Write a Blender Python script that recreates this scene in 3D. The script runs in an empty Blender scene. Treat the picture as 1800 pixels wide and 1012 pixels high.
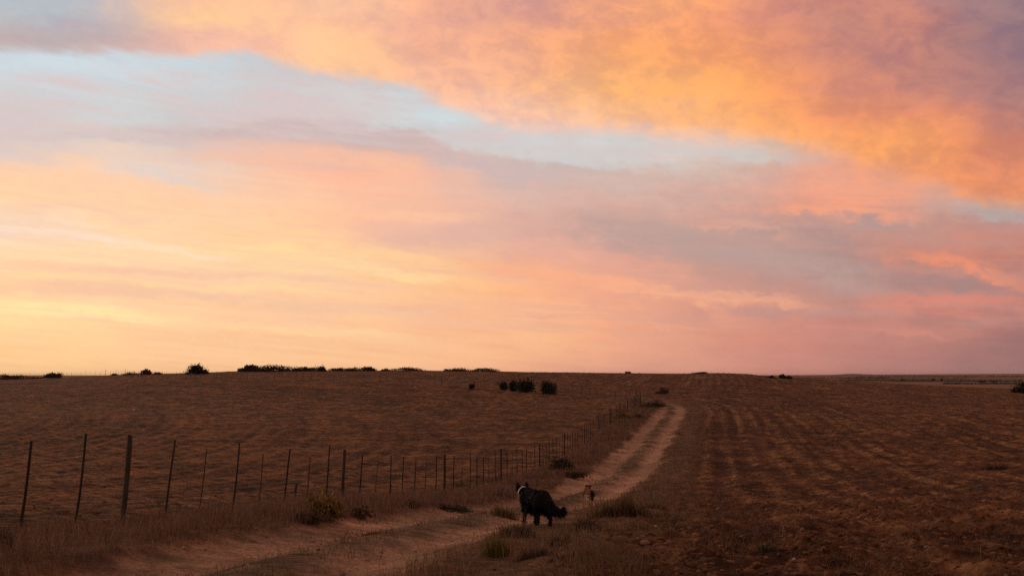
import bpy, bmesh, math, random
import numpy as np
from mathutils import Vector, Matrix

random.seed(7)
RNG = np.random.default_rng(7)
scene = bpy.context.scene
C = scene.collection

# ------------------------------------------------------------------ camera
EYE = 0.0                       # heights below are measured from the eye
F_PX = 1750.0                   # focal length in pixels of an 1800 px wide frame
HORIZON_PX = 660.0
PITCH = math.atan((HORIZON_PX - 506.0) / F_PX)
cam = bpy.data.cameras.new("camera")
cam.sensor_width = 36.0
cam.lens = 36.0 * F_PX / 1800.0
cam.clip_start = 0.1
cam.clip_end = 40000.0
cam_ob = bpy.data.objects.new("camera", cam)
cam_ob.location = (0, 0, EYE)
cam_ob.rotation_euler = (math.pi / 2 + PITCH, 0, 0)
C.objects.link(cam_ob)
scene.camera = cam_ob

# ------------------------------------------------------------------ exposure
scene.view_settings.view_transform = 'Standard'
scene.view_settings.look = 'None'
scene.view_settings.exposure = 0.0
scene.view_settings.gamma = 1.0
scene.view_settings.use_curve_mapping = False
scene.render.engine = 'CYCLES'
scene.cycles.use_denoising = False
scene.cycles.max_bounces = 6
scene.cycles.diffuse_bounces = 3
scene.cycles.volume_bounces = 1
scene.cycles.use_adaptive_sampling = True
scene.cycles.adaptive_threshold = 0.01

# ------------------------------------------------------------------ sun (just gone, a wide weak glow low on the left)
SUN_AZ = math.radians(-42.0)      # left of straight ahead
SUN_EL = math.radians(7.0)
sun = bpy.data.lights.new("sun", 'SUN')
sun.energy = 0.6
sun.angle = math.radians(18.0)
sun.color = (1.0, 0.66, 0.36)
sun_ob = bpy.data.objects.new("sun", sun)
sd = Vector((math.sin(SUN_AZ) * math.cos(SUN_EL), math.cos(SUN_AZ) * math.cos(SUN_EL), math.sin(SUN_EL)))
sun_ob.rotation_euler = sd.to_track_quat('Z', 'Y').to_euler()
sun_ob.location = (0, 0, 60)
C.objects.link(sun_ob)


def lin(c):
    out = []
    for v in c:
        v /= 255.0
        out.append(v / 12.92 if v <= 0.04045 else ((v + 0.055) / 1.055) ** 2.4)
    return tuple(out)


# ------------------------------------------------------------------ sky
world = bpy.data.worlds.new("World")
scene.world = world
world.use_nodes = True
wt = world.node_tree
wt.nodes.clear()


class Ex:
    """tiny expression wrapper round shader math nodes"""
    tree = None

    def __init__(self, s):
        self.s = s

    @staticmethod
    def m(op, a, b=None, c=None, clamp=False):
        n = Ex.tree.nodes.new('ShaderNodeMath')
        n.operation = op
        n.use_clamp = clamp
        for i, v in enumerate((a, b, c)):
            if v is None:
                continue
            if isinstance(v, Ex):
                Ex.tree.links.new(v.s, n.inputs[i])
            else:
                n.inputs[i].default_value = v
        return Ex(n.outputs[0])

    def __add__(self, o): return Ex.m('ADD', self, o)
    def __radd__(self, o): return Ex.m('ADD', o, self)
    def __sub__(self, o): return Ex.m('SUBTRACT', self, o)
    def __rsub__(self, o): return Ex.m('SUBTRACT', o, self)
    def __mul__(self, o): return Ex.m('MULTIPLY', self, o)
    def __rmul__(self, o): return Ex.m('MULTIPLY', o, self)
    def __truediv__(self, o): return Ex.m('DIVIDE', self, o)


def sstep(x, lo, hi, smooth=True):
    n = Ex.tree.nodes.new('ShaderNodeMapRange')
    n.interpolation_type = 'SMOOTHSTEP' if smooth else 'LINEAR'
    n.clamp = True
    Ex.tree.links.new(x.s, n.inputs['Value'])
    for k, v in (('From Min', lo), ('From Max', hi)):
        if isinstance(v, Ex):
            Ex.tree.links.new(v.s, n.inputs[k])
        else:
            n.inputs[k].default_value = v
    return Ex(n.outputs['Result'])


def cmix(fac, a, b, mode='MIX'):
    n = Ex.tree.nodes.new('ShaderNodeMix')
    n.data_type = 'RGBA'
    n.blend_type = mode
    n.clamp_factor = True
    if isinstance(fac, Ex):
        Ex.tree.links.new(fac.s, n.inputs[0])
    else:
        n.inputs[0].default_value = fac
    for i, v in ((6, a), (7, b)):
        if isinstance(v, Ex):
            Ex.tree.links.new(v.s, n.inputs[i])
        else:
            n.inputs[i].default_value = (*v[:3], 1)
    return Ex(n.outputs[2])


def comb(x, y, z):
    n = Ex.tree.nodes.new('ShaderNodeCombineXYZ')
    for i, v in enumerate((x, y, z)):
        if isinstance(v, Ex):
            Ex.tree.links.new(v.s, n.inputs[i])
        else:
            n.inputs[i].default_value = v
    return Ex(n.outputs[0])


def noise(vec, scale=1.0, detail=4.0, rough=0.5, dist=0.0, colour=False):
    n = Ex.tree.nodes.new('ShaderNodeTexNoise')
    n.noise_dimensions = '3D'
    Ex.tree.links.new(vec.s, n.inputs['Vector'])
    n.inputs['Scale'].default_value = scale
    n.inputs['Detail'].default_value = detail
    n.inputs['Roughness'].default_value = rough
    n.inputs['Distortion'].default_value = dist
    return Ex(n.outputs['Color' if colour else 'Fac'])


def ramp(fac, stops, interp='CARDINAL'):
    n = Ex.tree.nodes.new('ShaderNodeValToRGB')
    cr = n.color_ramp
    cr.interpolation = interp
    while len(cr.elements) > 1:
        cr.elements.remove(cr.elements[-1])
    cr.elements[0].position = stops[0][0]
    cr.elements[0].color = (*stops[0][1], 1)
    for p, c in stops[1:]:
        e = cr.elements.new(p)
        e.color = (*c, 1)
    Ex.tree.links.new(fac.s, n.inputs[0])
    return Ex(n.outputs[0])


def fcurve(x, pts):
    """pts in 0..1 -> 0..1"""
    n = Ex.tree.nodes.new('ShaderNodeFloatCurve')
    cv = n.mapping.curves[0]
    cv.points[0].location = pts[0]
    cv.points[1].location = pts[-1]
    for p in pts[1:-1]:
        cv.points.new(*p)
    n.mapping.update()
    Ex.tree.links.new(x.s, n.inputs['Value'])
    return Ex(n.outputs[0])


def sky_az(px):                     # azimuth of a column of the view
    return math.atan((px - 900.0) / F_PX)


def sky_el(py):                     # elevation of a row of the view at its middle
    return math.atan((506.0 - py) / F_PX) + PITCH


Ex.tree = wt
tc = wt.nodes.new('ShaderNodeTexCoord')
sep = wt.nodes.new('ShaderNodeSeparateXYZ')
nrm = wt.nodes.new('ShaderNodeVectorMath')
nrm.operation = 'NORMALIZE'
wt.links.new(tc.outputs['Generated'], nrm.inputs[0])
wt.links.new(nrm.outputs[0], sep.inputs[0])
dx, dy, dz = (Ex(sep.outputs[i]) for i in range(3))
az = Ex.m('ARCTAN2', dx, dy)
el = Ex.m('ARCSINE', dz)
AZL = math.radians(45)
azc = Ex.m('MINIMUM', Ex.m('MAXIMUM', az, -AZL), AZL)
E = el / Ex.m('COSINE', azc)        # rows of cloud bend like the horizon's parallels
# cloud-space vector, 1 unit = 100 photo pixels; layers slope gently down to the right
K = F_PX / 100.0
slope = 0.075
cz = dz * K + dx * (K * slope)


def cvec(sx, sz, off):
    return comb(dx * (K / sx) + off, dy * (K / sx) + off * 1.7, cz * (1.0 / sz) - off * 0.6)


n_big = noise(cvec(3.2, 0.75, 3.1), 1.0, 3, 0.5)
n_big2 = noise(cvec(2.6, 1.0, 11.7), 1.0, 3, 0.5)
n_mid = noise(cvec(1.1, 0.36, 5.3), 1.0, 4, 0.55)
n_mid2 = noise(cvec(0.8, 0.5, 21.3), 1.0, 4, 0.55)
streak = noise(cvec(4.6, 0.17, 8.8), 1.0, 4, 0.55, 0.3)
streak2 = noise(cvec(2.6, 0.09, 15.1), 1.0, 3, 0.5, 0.2)
puff = noise(cvec(0.85, 0.55, 31.9), 1.0, 6, 0.58, 0.5)
puff2 = noise(cvec(0.34, 0.22, 44.2), 1.0, 5, 0.6, 0.4)
wisp = noise(cvec(1.5, 0.25, 52.5), 1.0, 5, 0.6, 0.5)
grain = noise(cvec(0.12, 0.07, 61.5), 1.0, 4, 0.65)

right = sstep(az, sky_az(500), sky_az(1300))       # cloud is lumpier towards the right
PX = 1.0 / F_PX
Ew = E + (n_big - 0.5) * (46 * PX) + (n_mid - 0.5) * (50 * PX) + (wisp - 0.5) * (34 * PX) \
    + (puff2 - 0.5) * right * (44 * PX)
Aw = azc + (n_big2 - 0.5) * (190 * PX) + (n_mid2 - 0.5) * (100 * PX) + (puff2 - 0.5) * (50 * PX)
apos = (Aw + AZL) / (2 * AZL)

COLS = [0, 150, 300, 450, 600, 750, 900, 1050, 1200, 1350, 1500, 1650, 1800]


def cloud_grid(rows):
    rows = sorted(rows, key=lambda r: -r[0])       # from the horizon upwards
    out, prev = None, None
    for y, cols in rows:
        stops = [((sky_az(x) + AZL) / (2 * AZL), lin(c)) for x, c in zip(COLS, cols)]
        r = ramp(apos, stops)
        e_ = sky_el(y)
        out = r if out is None else cmix(sstep(Ew, prev, e_, False), out, r)
        prev = e_
    return out


def rep(c, n):
    return [c] * n


low_rows = [
    (655, [(255, 206, 150), (255, 205, 150), (254, 202, 150), (254, 200, 150), (253, 196, 146), (250, 190, 145), (244, 180, 140), (228, 164, 138), (214, 152, 132), (206, 142, 126), (190, 132, 122), (172, 122, 116), (152, 112, 112)]),
    (600, [(255, 211, 154), (255, 210, 156), (254, 207, 156), (254, 205, 155), (254, 202, 152), (253, 197, 148), (250, 187, 142), (243, 174, 136), (228, 160, 134), (214, 146, 128), (200, 136, 124), (182, 126, 118), (166, 118, 114)]),
    (545, [(255, 224, 166), (255, 218, 165), (254, 211, 162), (254, 206, 160), (254, 202, 156), (252, 193, 150), (246, 184, 146), (244, 176, 140), (232, 164, 138), (212, 152, 134), (200, 142, 130), (204, 136, 122), (194, 128, 120)]),
    (500, [(254, 210, 160), (252, 206, 164), (253, 206, 166), (254, 208, 165), (254, 204, 158), (254, 200, 148), (254, 190, 140), (244, 172, 138), (222, 162, 140), (200, 148, 136), (182, 142, 134), (180, 138, 132), (186, 132, 126)]),
    (450, [(254, 216, 172), (255, 218, 172), (255, 218, 172), (255, 218, 164), (255, 210, 156), (250, 196, 152), (236, 182, 156), (222, 168, 152), (196, 156, 146), (184, 150, 142), (178, 144, 138), (208, 138, 120), (204, 134, 118)]),
    (400, [(240, 220, 200), (254, 216, 176), (255, 212, 166), (255, 208, 158), (250, 192, 158), (236, 184, 162), (222, 174, 158), (216, 170, 156), (190, 162, 152), (194, 158, 148), (190, 152, 144), (196, 148, 138), (188, 144, 138)]),
    (350, [(254, 212, 168), (254, 210, 168), (254, 208, 168), (254, 206, 168), (252, 196, 160), (246, 190, 160), (226, 182, 166), (218, 178, 164), (214, 172, 158), (222, 166, 148), (240, 162, 130), (214, 168, 152), (182, 174, 170)]),
    (300, [(252, 206, 168), (248, 206, 176), (234, 206, 190), (240, 200, 176), (250, 186, 156), (240, 186, 162), (212, 186, 176), (204, 186, 178), (212, 188, 176), (214, 176, 162), (232, 168, 142), (230, 160, 132), (200, 164, 150)]),
    (255, [(218, 200, 192), (226, 206, 194), (214, 200, 194), (218, 188, 178), (204, 180, 176), (204, 182, 176), (208, 206, 205), (207, 210, 210), (214, 206, 200), (204, 196, 188), (224, 172, 150), (230, 165, 135), (225, 160, 130)]),
    (210, [(206, 200, 200), (206, 208, 208), (206, 204, 204), (214, 196, 194), (214, 200, 198), (206, 217, 220), (210, 206, 206), (216, 198, 192), (220, 200, 190), (215, 190, 175)] + rep((224, 170, 145), 3)),
    (165, [(206, 206, 208), (208, 210, 212), (204, 208, 210), (206, 204, 206), (210, 208, 208), (206, 208, 208), (216, 200, 194)] + rep((220, 190, 175), 6)),
    (120, [(202, 215, 222), (202, 215, 222), (201, 213, 218), (200, 206, 210), (202, 204, 206), (204, 204, 204)] + rep((216, 195, 185), 7)),
    (95, [(200, 213, 220), (202, 214, 221), (200, 210, 215), (200, 206, 210), (202, 204, 206), (204, 204, 204)] + rep((216, 195, 185), 7)),
]
top_rows = [
    (360, rep((255, 195, 165), 9) + [(255, 182, 130), (250, 168, 118), (252, 160, 106), (252, 158, 98)]),
    (300, rep((255, 196, 168), 8) + [(254, 194, 160), (255, 184, 130), (255, 176, 116), (246, 158, 106), (236, 145, 108)]),
    (250, rep((255, 198, 170), 7) + [(255, 198, 168), (254, 196, 160), (254, 182, 126), (255, 172, 108), (252, 160, 100), (226, 138, 108)]),
    (200, rep((255, 198, 160), 4) + [(255, 198, 160), (254, 200, 172), (254, 202, 172), (255, 198, 156), (255, 186, 130), (255, 176, 112), (244, 156, 108), (236, 148, 112), (198, 132, 120)]),
    (150, rep((255, 200, 160), 4) + [(255, 202, 154), (253, 196, 160), (250, 188, 152), (255, 186, 126), (255, 178, 110), (252, 166, 106), (224, 146, 116), (194, 132, 122), (172, 124, 124)]),
    (96, [(196, 178, 178), (206, 178, 174), (240, 188, 166), (252, 194, 164), (255, 200, 152), (248, 184, 150), (248, 178, 140), (252, 174, 120), (254, 170, 110), (240, 156, 112), (206, 138, 122), (190, 130, 122), (154, 120, 128)]),
    (66, [(188, 172, 174), (194, 174, 172), (236, 184, 164), (252, 194, 160), (255, 200, 152), (246, 182, 150), (246, 176, 140), (250, 170, 120), (252, 168, 112), (238, 156, 114), (206, 138, 122), (194, 132, 122), (156, 121, 128)]),
    (36, [(188, 178, 182), (196, 180, 180), (255, 204, 156), (255, 200, 156), (252, 192, 155), (240, 178, 152), (232, 166, 142), (240, 166, 130), (252, 168, 118), (234, 152, 122), (200, 138, 124), (206, 136, 120), (150, 118, 128)]),
    (10, [(182, 190, 196), (190, 188, 192), (250, 198, 160), (255, 198, 156), (250, 196, 160), (248, 182, 148), (224, 162, 144), (250, 172, 128), (254, 172, 118), (226, 150, 124), (206, 138, 122), (200, 136, 126), (156, 124, 132)]),
    (-70, [(180, 182, 190), (200, 182, 180), (230, 180, 160), (240, 182, 152), (240, 180, 152), (232, 170, 144), (224, 160, 140), (236, 162, 128), (236, 160, 122), (214, 144, 122), (196, 134, 124), (186, 130, 126), (150, 122, 132)]),
]
low = cloud_grid(low_rows)
top = cloud_grid(top_rows)
# lit streaks and grey streaks in the low layers
st = sstep(streak * 0.62 + streak2 * 0.38, 0.34, 0.66)
st_low = cmix(st, (0.945, 0.895, 0.92), (1.03, 1.035, 1.045))
st_amt = (1.0 - right * 0.4) * sstep(n_big2 * 0.5 + n_mid2 * 0.5, 0.36, 0.6) * (sstep(E, sky_el(230), sky_el(420)) * 0.55 + 0.45)
low = cmix(st_amt, low, st_low, 'MULTIPLY')
pf = sstep(puff * 0.55 + puff2 * 0.2 + wisp * 0.25, 0.36, 0.64)
pf_low = cmix(pf, (0.90, 0.92, 0.96), (1.12, 1.01, 0.95))
pf_amt = sstep(az, sky_az(650), sky_az(1400)) * sstep(E, sky_el(640), sky_el(540)) * 0.85
low = cmix(pf_amt, low, pf_low, 'MULTIPLY')
# separate bands of cloud: (ridge line as photo points, half thickness, colour, opacity)
Eb = E + (n_mid - 0.5) * (26 * PX) + (wisp - 0.5) * (26 * PX) + (puff2 - 0.5) * (right * (24 * PX) + 8 * PX)
Ab = azc + (n_mid2 - 0.5) * (120 * PX) + (puff2 - 0.5) * (60 * PX)
ragged = sstep(wisp * 0.5 + puff2 * 0.5, 0.30, 0.58) * 0.6 + 0.4
bands = [
    ([(-60, 108), (100, 106), (200, 124), (290, 142), (380, 150)], 17, (205, 219, 226), 0.9),
    ([(-60, 150), (60, 140), (150, 150), (260, 175)], 12, (214, 200, 200), 0.6),
    ([(380, 104), (550, 124), (650, 143), (750, 168), (820, 182)], 15, (197, 197, 202), 0.85),
    ([(560, 180), (640, 192), (700, 214), (780, 244), (900, 268), (1000, 278), (1130, 284), (1240, 286)], 15, (208, 214, 215), 0.5),
    ([(100, 232), (330, 238), (460, 226), (600, 228), (700, 252), (800, 274), (900, 300), (1050, 322)], 15, (204, 180, 179), 0.85),
    ([(1040, 262), (1200, 254), (1330, 266), (1460, 284)], 11, (202, 200, 196), 0.7),
    ([(250, 262), (400, 268), (600, 276), (720, 300), (800, 330)], 20, (251, 190, 158), 0.9),
    ([(-60, 240), (150, 236), (260, 246), (370, 256)], 9, (206, 192, 190), 0.7),
    ([(100, 272), (250, 300), (340, 322), (430, 335)], 12, (224, 208, 200), 0.8),
    ([(-60, 290), (100, 306), (200, 325), (350, 340)], 12, (255, 205, 166), 0.7),
    ([(-60, 388), (60, 404), (150, 419), (250, 432), (340, 444), (440, 451)], 10, (250, 224, 200), 0.9),
    ([(-60, 356), (120, 364), (260, 386), (360, 395)], 7, (244, 203, 174), 0.7),
    ([(180, 414), (300, 434), (450, 441), (600, 460), (720, 484), (850, 502)], 9, (255, 217, 160), 0.85),
    ([(-60, 462), (150, 474), (400, 482), (580, 493), (700, 505)], 9, (244, 196, 164), 0.8),
    ([(-60, 486), (150, 495), (330, 505), (480, 511), (640, 520)], 5, (255, 216, 160), 0.8),
    ([(-60, 500), (200, 511), (350, 520), (500, 534), (660, 545), (800, 548)], 9, (240, 194, 162), 0.85),
    ([(-60, 540), (150, 545), (260, 560), (360, 568)], 13, (255, 234, 170), 0.9),
    ([(300, 566), (450, 573), (620, 583), (760, 590)], 6, (255, 214, 158), 0.8),
    ([(60, 556), (250, 572), (420, 576)], 4, (250, 204, 160), 0.6),
    ([(150, 590), (400, 598), (640, 606), (800, 612)], 5, (248, 196, 152), 0.6),
    ([(560, 384), (740, 380), (880, 384)], 8, (254, 196, 160), 0.8),
    ([(600, 412), (760, 420), (900, 408), (1000, 416)], 20, (226, 178, 162), 0.8),
    ([(930, 384), (1100, 410), (1220, 428), (1320, 446), (1460, 480), (1620, 494)], 32, (187, 156, 150), 0.9),
    ([(800, 462), (920, 476), (1050, 492), (1140, 508), (1220, 520), (1340, 530), (1460, 546)], 12, (249, 176, 138), 0.85),
    ([(880, 552), (1050, 560), (1160, 570), (1300, 578)], 5, (234, 168, 142), 0.7),
    ([(600, 535), (750, 541), (880, 548)], 6, (242, 184, 152), 0.7),
    ([(1200, 546), (1400, 554), (1520, 552), (1620, 546)], 9, (192, 144, 136), 0.8),
    ([(1320, 372), (1450, 368), (1560, 378), (1680, 386)], 8, (252, 166, 128), 0.85),
    ([(1400, 330), (1500, 336), (1620, 350)], 14, (246, 166, 134), 0.7),
    ([(1460, 392), (1560, 395), (1660, 390)], 6, (172, 150, 148), 0.8),
    ([(1140, 356), (1260, 352), (1360, 348)], 9, (206, 170, 158), 0.7),
    ([(1190, 392), (1300, 398), (1420, 420)], 8, (226, 166, 146), 0.7),
    ([(1640, 350), (1720, 364), (1810, 380), (1900, 384)], 18, (180, 174, 172), 0.85),
    ([(1560, 446), (1660, 454), (1720, 470), (1800, 492), (1880, 500)], 13, (246, 148, 112), 0.9),
    ([(1540, 492), (1680, 498), (1820, 512)], 11, (168, 132, 130), 0.8),
    ([(1480, 528), (1650, 532), (1720, 524), (1860, 536)], 13, (228, 138, 118), 0.85),
    ([(1520, 562), (1680, 566), (1840, 572)], 7, (178, 128, 122), 0.7),
    ([(1480, 578), (1600, 584), (1720, 592)], 7, (212, 140, 124), 0.7),
]
for line, thick, colr, opac in bands:
    bp = [((sky_az(x) + AZL) / (2 * AZL), sky_el(y) / 0.5) for x, y in line]
    x0, x1 = bp[0][0], bp[-1][0]
    if bp[0][0] > 0: bp = [(0.0, bp[0][1])] + bp
    bp = bp + [(1.0, bp[-1][1])]
    ctr = fcurve((Ab + AZL) / (2 * AZL), bp) * 0.5
    t_ = Ex.m('ABSOLUTE', (Eb - ctr) * (1.0 / (thick * PX)))
    pos_ = (Ab + AZL) / (2 * AZL)
    fade_ = min(0.05, (x1 - x0) * 0.42)
    win = sstep(pos_, x0 - 0.004, x0 + fade_) * sstep(pos_, x1 + 0.004, x1 - fade_)
    low = cmix(sstep(t_, 1.5, 0.25) * win * ragged * opac, low, lin(colr))
# thin pink veils drifting across the blue gap
veil = sstep(streak * 0.35 + wisp * 0.45 + n_mid * 0.2, 0.44, 0.60)
low = cmix(veil * sstep(E, sky_el(300), sky_el(225)) * sstep(E, sky_el(95), sky_el(150)) * sstep(az, sky_az(1500), sky_az(1200)) * 0.85, low, lin((216, 196, 194)))
veil2 = sstep(streak2 * 0.4 + wisp * 0.35 + streak * 0.25, 0.46, 0.60)
low = cmix(veil2 * sstep(E, sky_el(640), sky_el(560)) * sstep(E, sky_el(300), sky_el(380)) * 0.32, low, cmix(right, lin((240, 188, 164)), lin((188, 146, 140))))
# the high sheet: mottled, fluted
pt = sstep(puff * 0.6 + puff2 * 0.4, 0.37, 0.62)
pf_top = cmix(pt, (0.82, 0.82, 0.94), (1.07, 1.03, 0.95))
top = cmix(sstep(az, sky_az(100), sky_az(1100)) * 0.7 + 0.3, top, pf_top, 'MULTIPLY')
# lower edge of the high sheet, as elevation along azimuth
edge_px = [(-400, 86), (0, 86), (150, 87), (300, 95), (430, 97), (530, 118), (620, 132), (700, 152), (760, 176), (830, 204),
           (900, 218), (1050, 224), (1200, 238), (1350, 250), (1480, 268), (1560, 298), (1650, 322), (1720, 350), (1800, 360), (2200, 380)]
pts = [((sky_az(x) + AZL) / (2 * AZL), sky_el(y) / 0.5) for x, y in edge_px]
pts = [(0.0, pts[0][1])] + pts + [(1.0, pts[-1][1])]
edge = fcurve((azc + (n_mid2 - 0.5) * (40 * PX) + AZL) / (2 * AZL), pts) * 0.5
soft = sstep(az, sky_az(600), sky_az(1100)) * (12 * PX) + 14 * PX
dE = E - edge + (wisp - 0.5) * (26 * PX) + (puff2 - 0.5) * (22 * PX) + (n_mid - 0.5) * (20 * PX)
mask = sstep(dE / soft, -1.0, 1.0)
front = cmix(mask, low, top)
front = cmix(1.0, front, cmix(grain, (0.965, 0.965, 0.965), (1.035, 1.035, 1.035)), 'MULTIPLY')
# the rest of the dome: broken mauve cloud fading to dusk away from the sun
over = cmix(pt, (0.17, 0.125, 0.14), (0.48, 0.26, 0.20))
rest_w = sstep(el, math.radians(22), math.radians(50))
dome = cmix(rest_w, front, over)
away = sstep(Ex.m('COSINE', az - SUN_AZ), 0.62, -0.75)
dome = cmix(away, dome, cmix(pf, (0.21, 0.14, 0.135), (0.38, 0.225, 0.18)))
nish = wt.nodes.new('ShaderNodeTexSky')
nish.sky_type = 'NISHITA'
nish.sun_disc = False
nish.sun_elevation = math.radians(1.0)
nish.sun_rotation = SUN_AZ
nish.dust_density = 2.0
bg1 = wt.nodes.new('ShaderNodeBackground')
bg1.inputs['Strength'].default_value = 1.0
wt.links.new(dome.s, bg1.inputs['Color'])
bg2 = wt.nodes.new('ShaderNodeBackground')
bg2.inputs['Strength'].default_value = 0.012
wt.links.new(nish.outputs[0], bg2.inputs['Color'])
adds = wt.nodes.new('ShaderNodeAddShader')
wt.links.new(bg1.outputs[0], adds.inputs[0])
wt.links.new(bg2.outputs[0], adds.inputs[1])
wo = wt.nodes.new('ShaderNodeOutputWorld')
wt.links.new(adds.outputs[0], wo.inputs['Surface'])
world.cycles.sampling_method = 'MANUAL'
world.cycles.sample_map_resolution = 512

# ------------------------------------------------------------------ numeric noise
def _hash(ix, iy, seed):
    h = (ix.astype(np.int64) * 374761393 + iy.astype(np.int64) * 668265263 + seed * 1442695041) & 0xFFFFFFFF
    h = ((h ^ (h >> 13)) * 1274126177) & 0xFFFFFFFF
    h = h ^ (h >> 16)
    return (h & 0xFFFF) / 65535.0


def vn(x, y, seed=0):
    ix = np.floor(x); iy = np.floor(y)
    fx = x - ix; fy = y - iy
    ix = ix.astype(np.int64); iy = iy.astype(np.int64)
    ux = fx * fx * fx * (fx * (fx * 6 - 15) + 10)
    uy = fy * fy * fy * (fy * (fy * 6 - 15) + 10)
    a = _hash(ix, iy, seed); b = _hash(ix + 1, iy, seed)
    c = _hash(ix, iy + 1, seed); d = _hash(ix + 1, iy + 1, seed)
    return (a + (b - a) * ux + (c - a) * uy + (a - b - c + d) * ux * uy) * 2 - 1


def fbm(x, y, seed=0, octs=4, gain=0.5):
    s = np.zeros_like(x); amp = 1.0; tot = 0.0
    for k in range(octs):
        s += amp * vn(x, y, seed + k * 17)
        tot += amp
        amp *= gain
        x, y = x * 2.03 * 0.96 - y * 2.03 * 0.28 + 3.7, x * 2.03 * 0.28 + y * 2.03 * 0.96 - 1.3
    return s / tot


def sm(x, a, b):
    t = np.clip((x - a) / (b - a), 0, 1)
    return t * t * (3 - 2 * t)


# ------------------------------------------------------------------ terrain
PD = np.array([0, 6, 9.3, 12, 14, 16, 19, 23, 28, 35, 44, 54, 70, 80, 98, 120, 135, 160, 190, 215, 240])
PZ = np.array([-1.65, -1.76, -1.9, -2.05, -2.2, -2.35, -2.65, -3.06, -3.55, -4.2, -4.7, -5.0, -4.97, -4.75, -4.3, -3.84, -3.4, -2.35, -0.98, 0.05, 0.7])
CX = np.array([-600, 0, 100, 200, 300, 400, 450, 600, 800, 900, 1000, 1100, 1200, 1260, 1310, 1350, 1400, 1450, 1500, 1600, 1700, 1800, 2400])
CY = np.array([674, 667, 664.5, 660, 657, 653.5, 652, 651.5, 652, 653.5, 655.5, 656.5, 657.5, 656.5, 658, 663, 666, 668, 671.5, 678, 683, 687, 700])


def pchip(xq, x, y):
    h = np.diff(x); d = np.diff(y) / h
    m = np.zeros_like(y)
    m[1:-1] = np.where(d[:-1] * d[1:] > 0, 2 * d[:-1] * d[1:] / (d[:-1] + d[1:] + 1e-12), 0)
    m[0] = d[0]; m[-1] = d[-1]
    i = np.clip(np.searchsorted(x, xq) - 1, 0, len(x) - 2)
    t = np.clip((xq - x[i]) / h[i], 0, 1)
    return ((1 + 2 * t) * (1 - t) ** 2 * y[i] + t * (1 - t) ** 2 * h[i] * m[i]
            + t * t * (3 - 2 * t) * y[i + 1] + t * t * (t - 1) * h[i] * m[i + 1])


CREST = 240.0
FX0, FSL = -9.3, 0.2                 # the fence: X = FX0 + FSL * Y


def depth_of(X, Y):
    r = np.hypot(X, Y)
    a = np.arctan2(X, Y)
    return r * np.cos(np.minimum(np.abs(a), 0.75)), a


def macro(X, Y):
    D, a = depth_of(X, Y)
    t = np.tan(np.clip(a, -0.75, 0.75))
    yc = pchip(900 + F_PX * t, CX, CY)
    zc = -(yc - HORIZON_PX) / F_PX * CREST
    z = pchip(np.minimum(D, CREST), PD, PZ)
    z = z + sm(D, 95, CREST) * (zc - 0.7)
    fall = np.maximum(D - CREST, 0)
    z = z + 0.010 * np.minimum(fall, 25) - (0.00026 * np.minimum(fall, 150) ** 2)
    far = sm(D, 340, 1000)
    plain = -14.0 + fbm(X / 900.0, Y / 900.0, 91, 3) * 1.2 + sm(D, 4200, 9500) * (18 + 14 * sm(t, 0.2, 0.55))
    z = z * (1 - far) + plain * far
    behind = sm(-Y, 0, 30)
    return z * (1 - behind) + (-1.65 + 0.4 * fbm(X / 20, Y / 20, 5, 2)) * behind


UC, UW = 4.55, 1.75                  # middle and half-width of the track beside the fence


def uvw(X, Y):
    u = X - FX0 - FSL * Y
    bend = np.clip(Y - 118, 0, 60)
    u = u + 0.012 * bend ** 2        # the far end of the track swings away to the left
    u = u + 0.18 * vn(Y / 9.0, Y * 0 + 3.3, 8)
    return u


def zones(X, Y):
    D, a = depth_of(X, Y)
    u = uvw(X, Y)
    wob = fbm(X / 0.8, Y / 2.5, 33, 3)
    tw = (u - UC) / UW + 0.36 * wob
    on = (Y > -4) & (Y < 215)
    track = np.where(on, 1 - sm(np.abs(tw), 0.78, 1.12), 0.0) * (1 - sm(Y, 116, 142))
    verge = np.where(on, sm(u, -0.15, 0.5) * (1 - sm(u, 2.5, 3.2)), 0.0) * (1 - sm(Y, 130, 150))
    bank = np.where(on, sm(u, 6.0, 6.6) * (1 - sm(u, 7.6, 9.2)), 0.0) * (1 - sm(Y, 128, 150))
    left = 1 - sm(u, -0.25, 0.4)
    field_r = sm(u, 6.9, 8.6)
    return D, u, track, verge, bank, left, field_r


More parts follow.
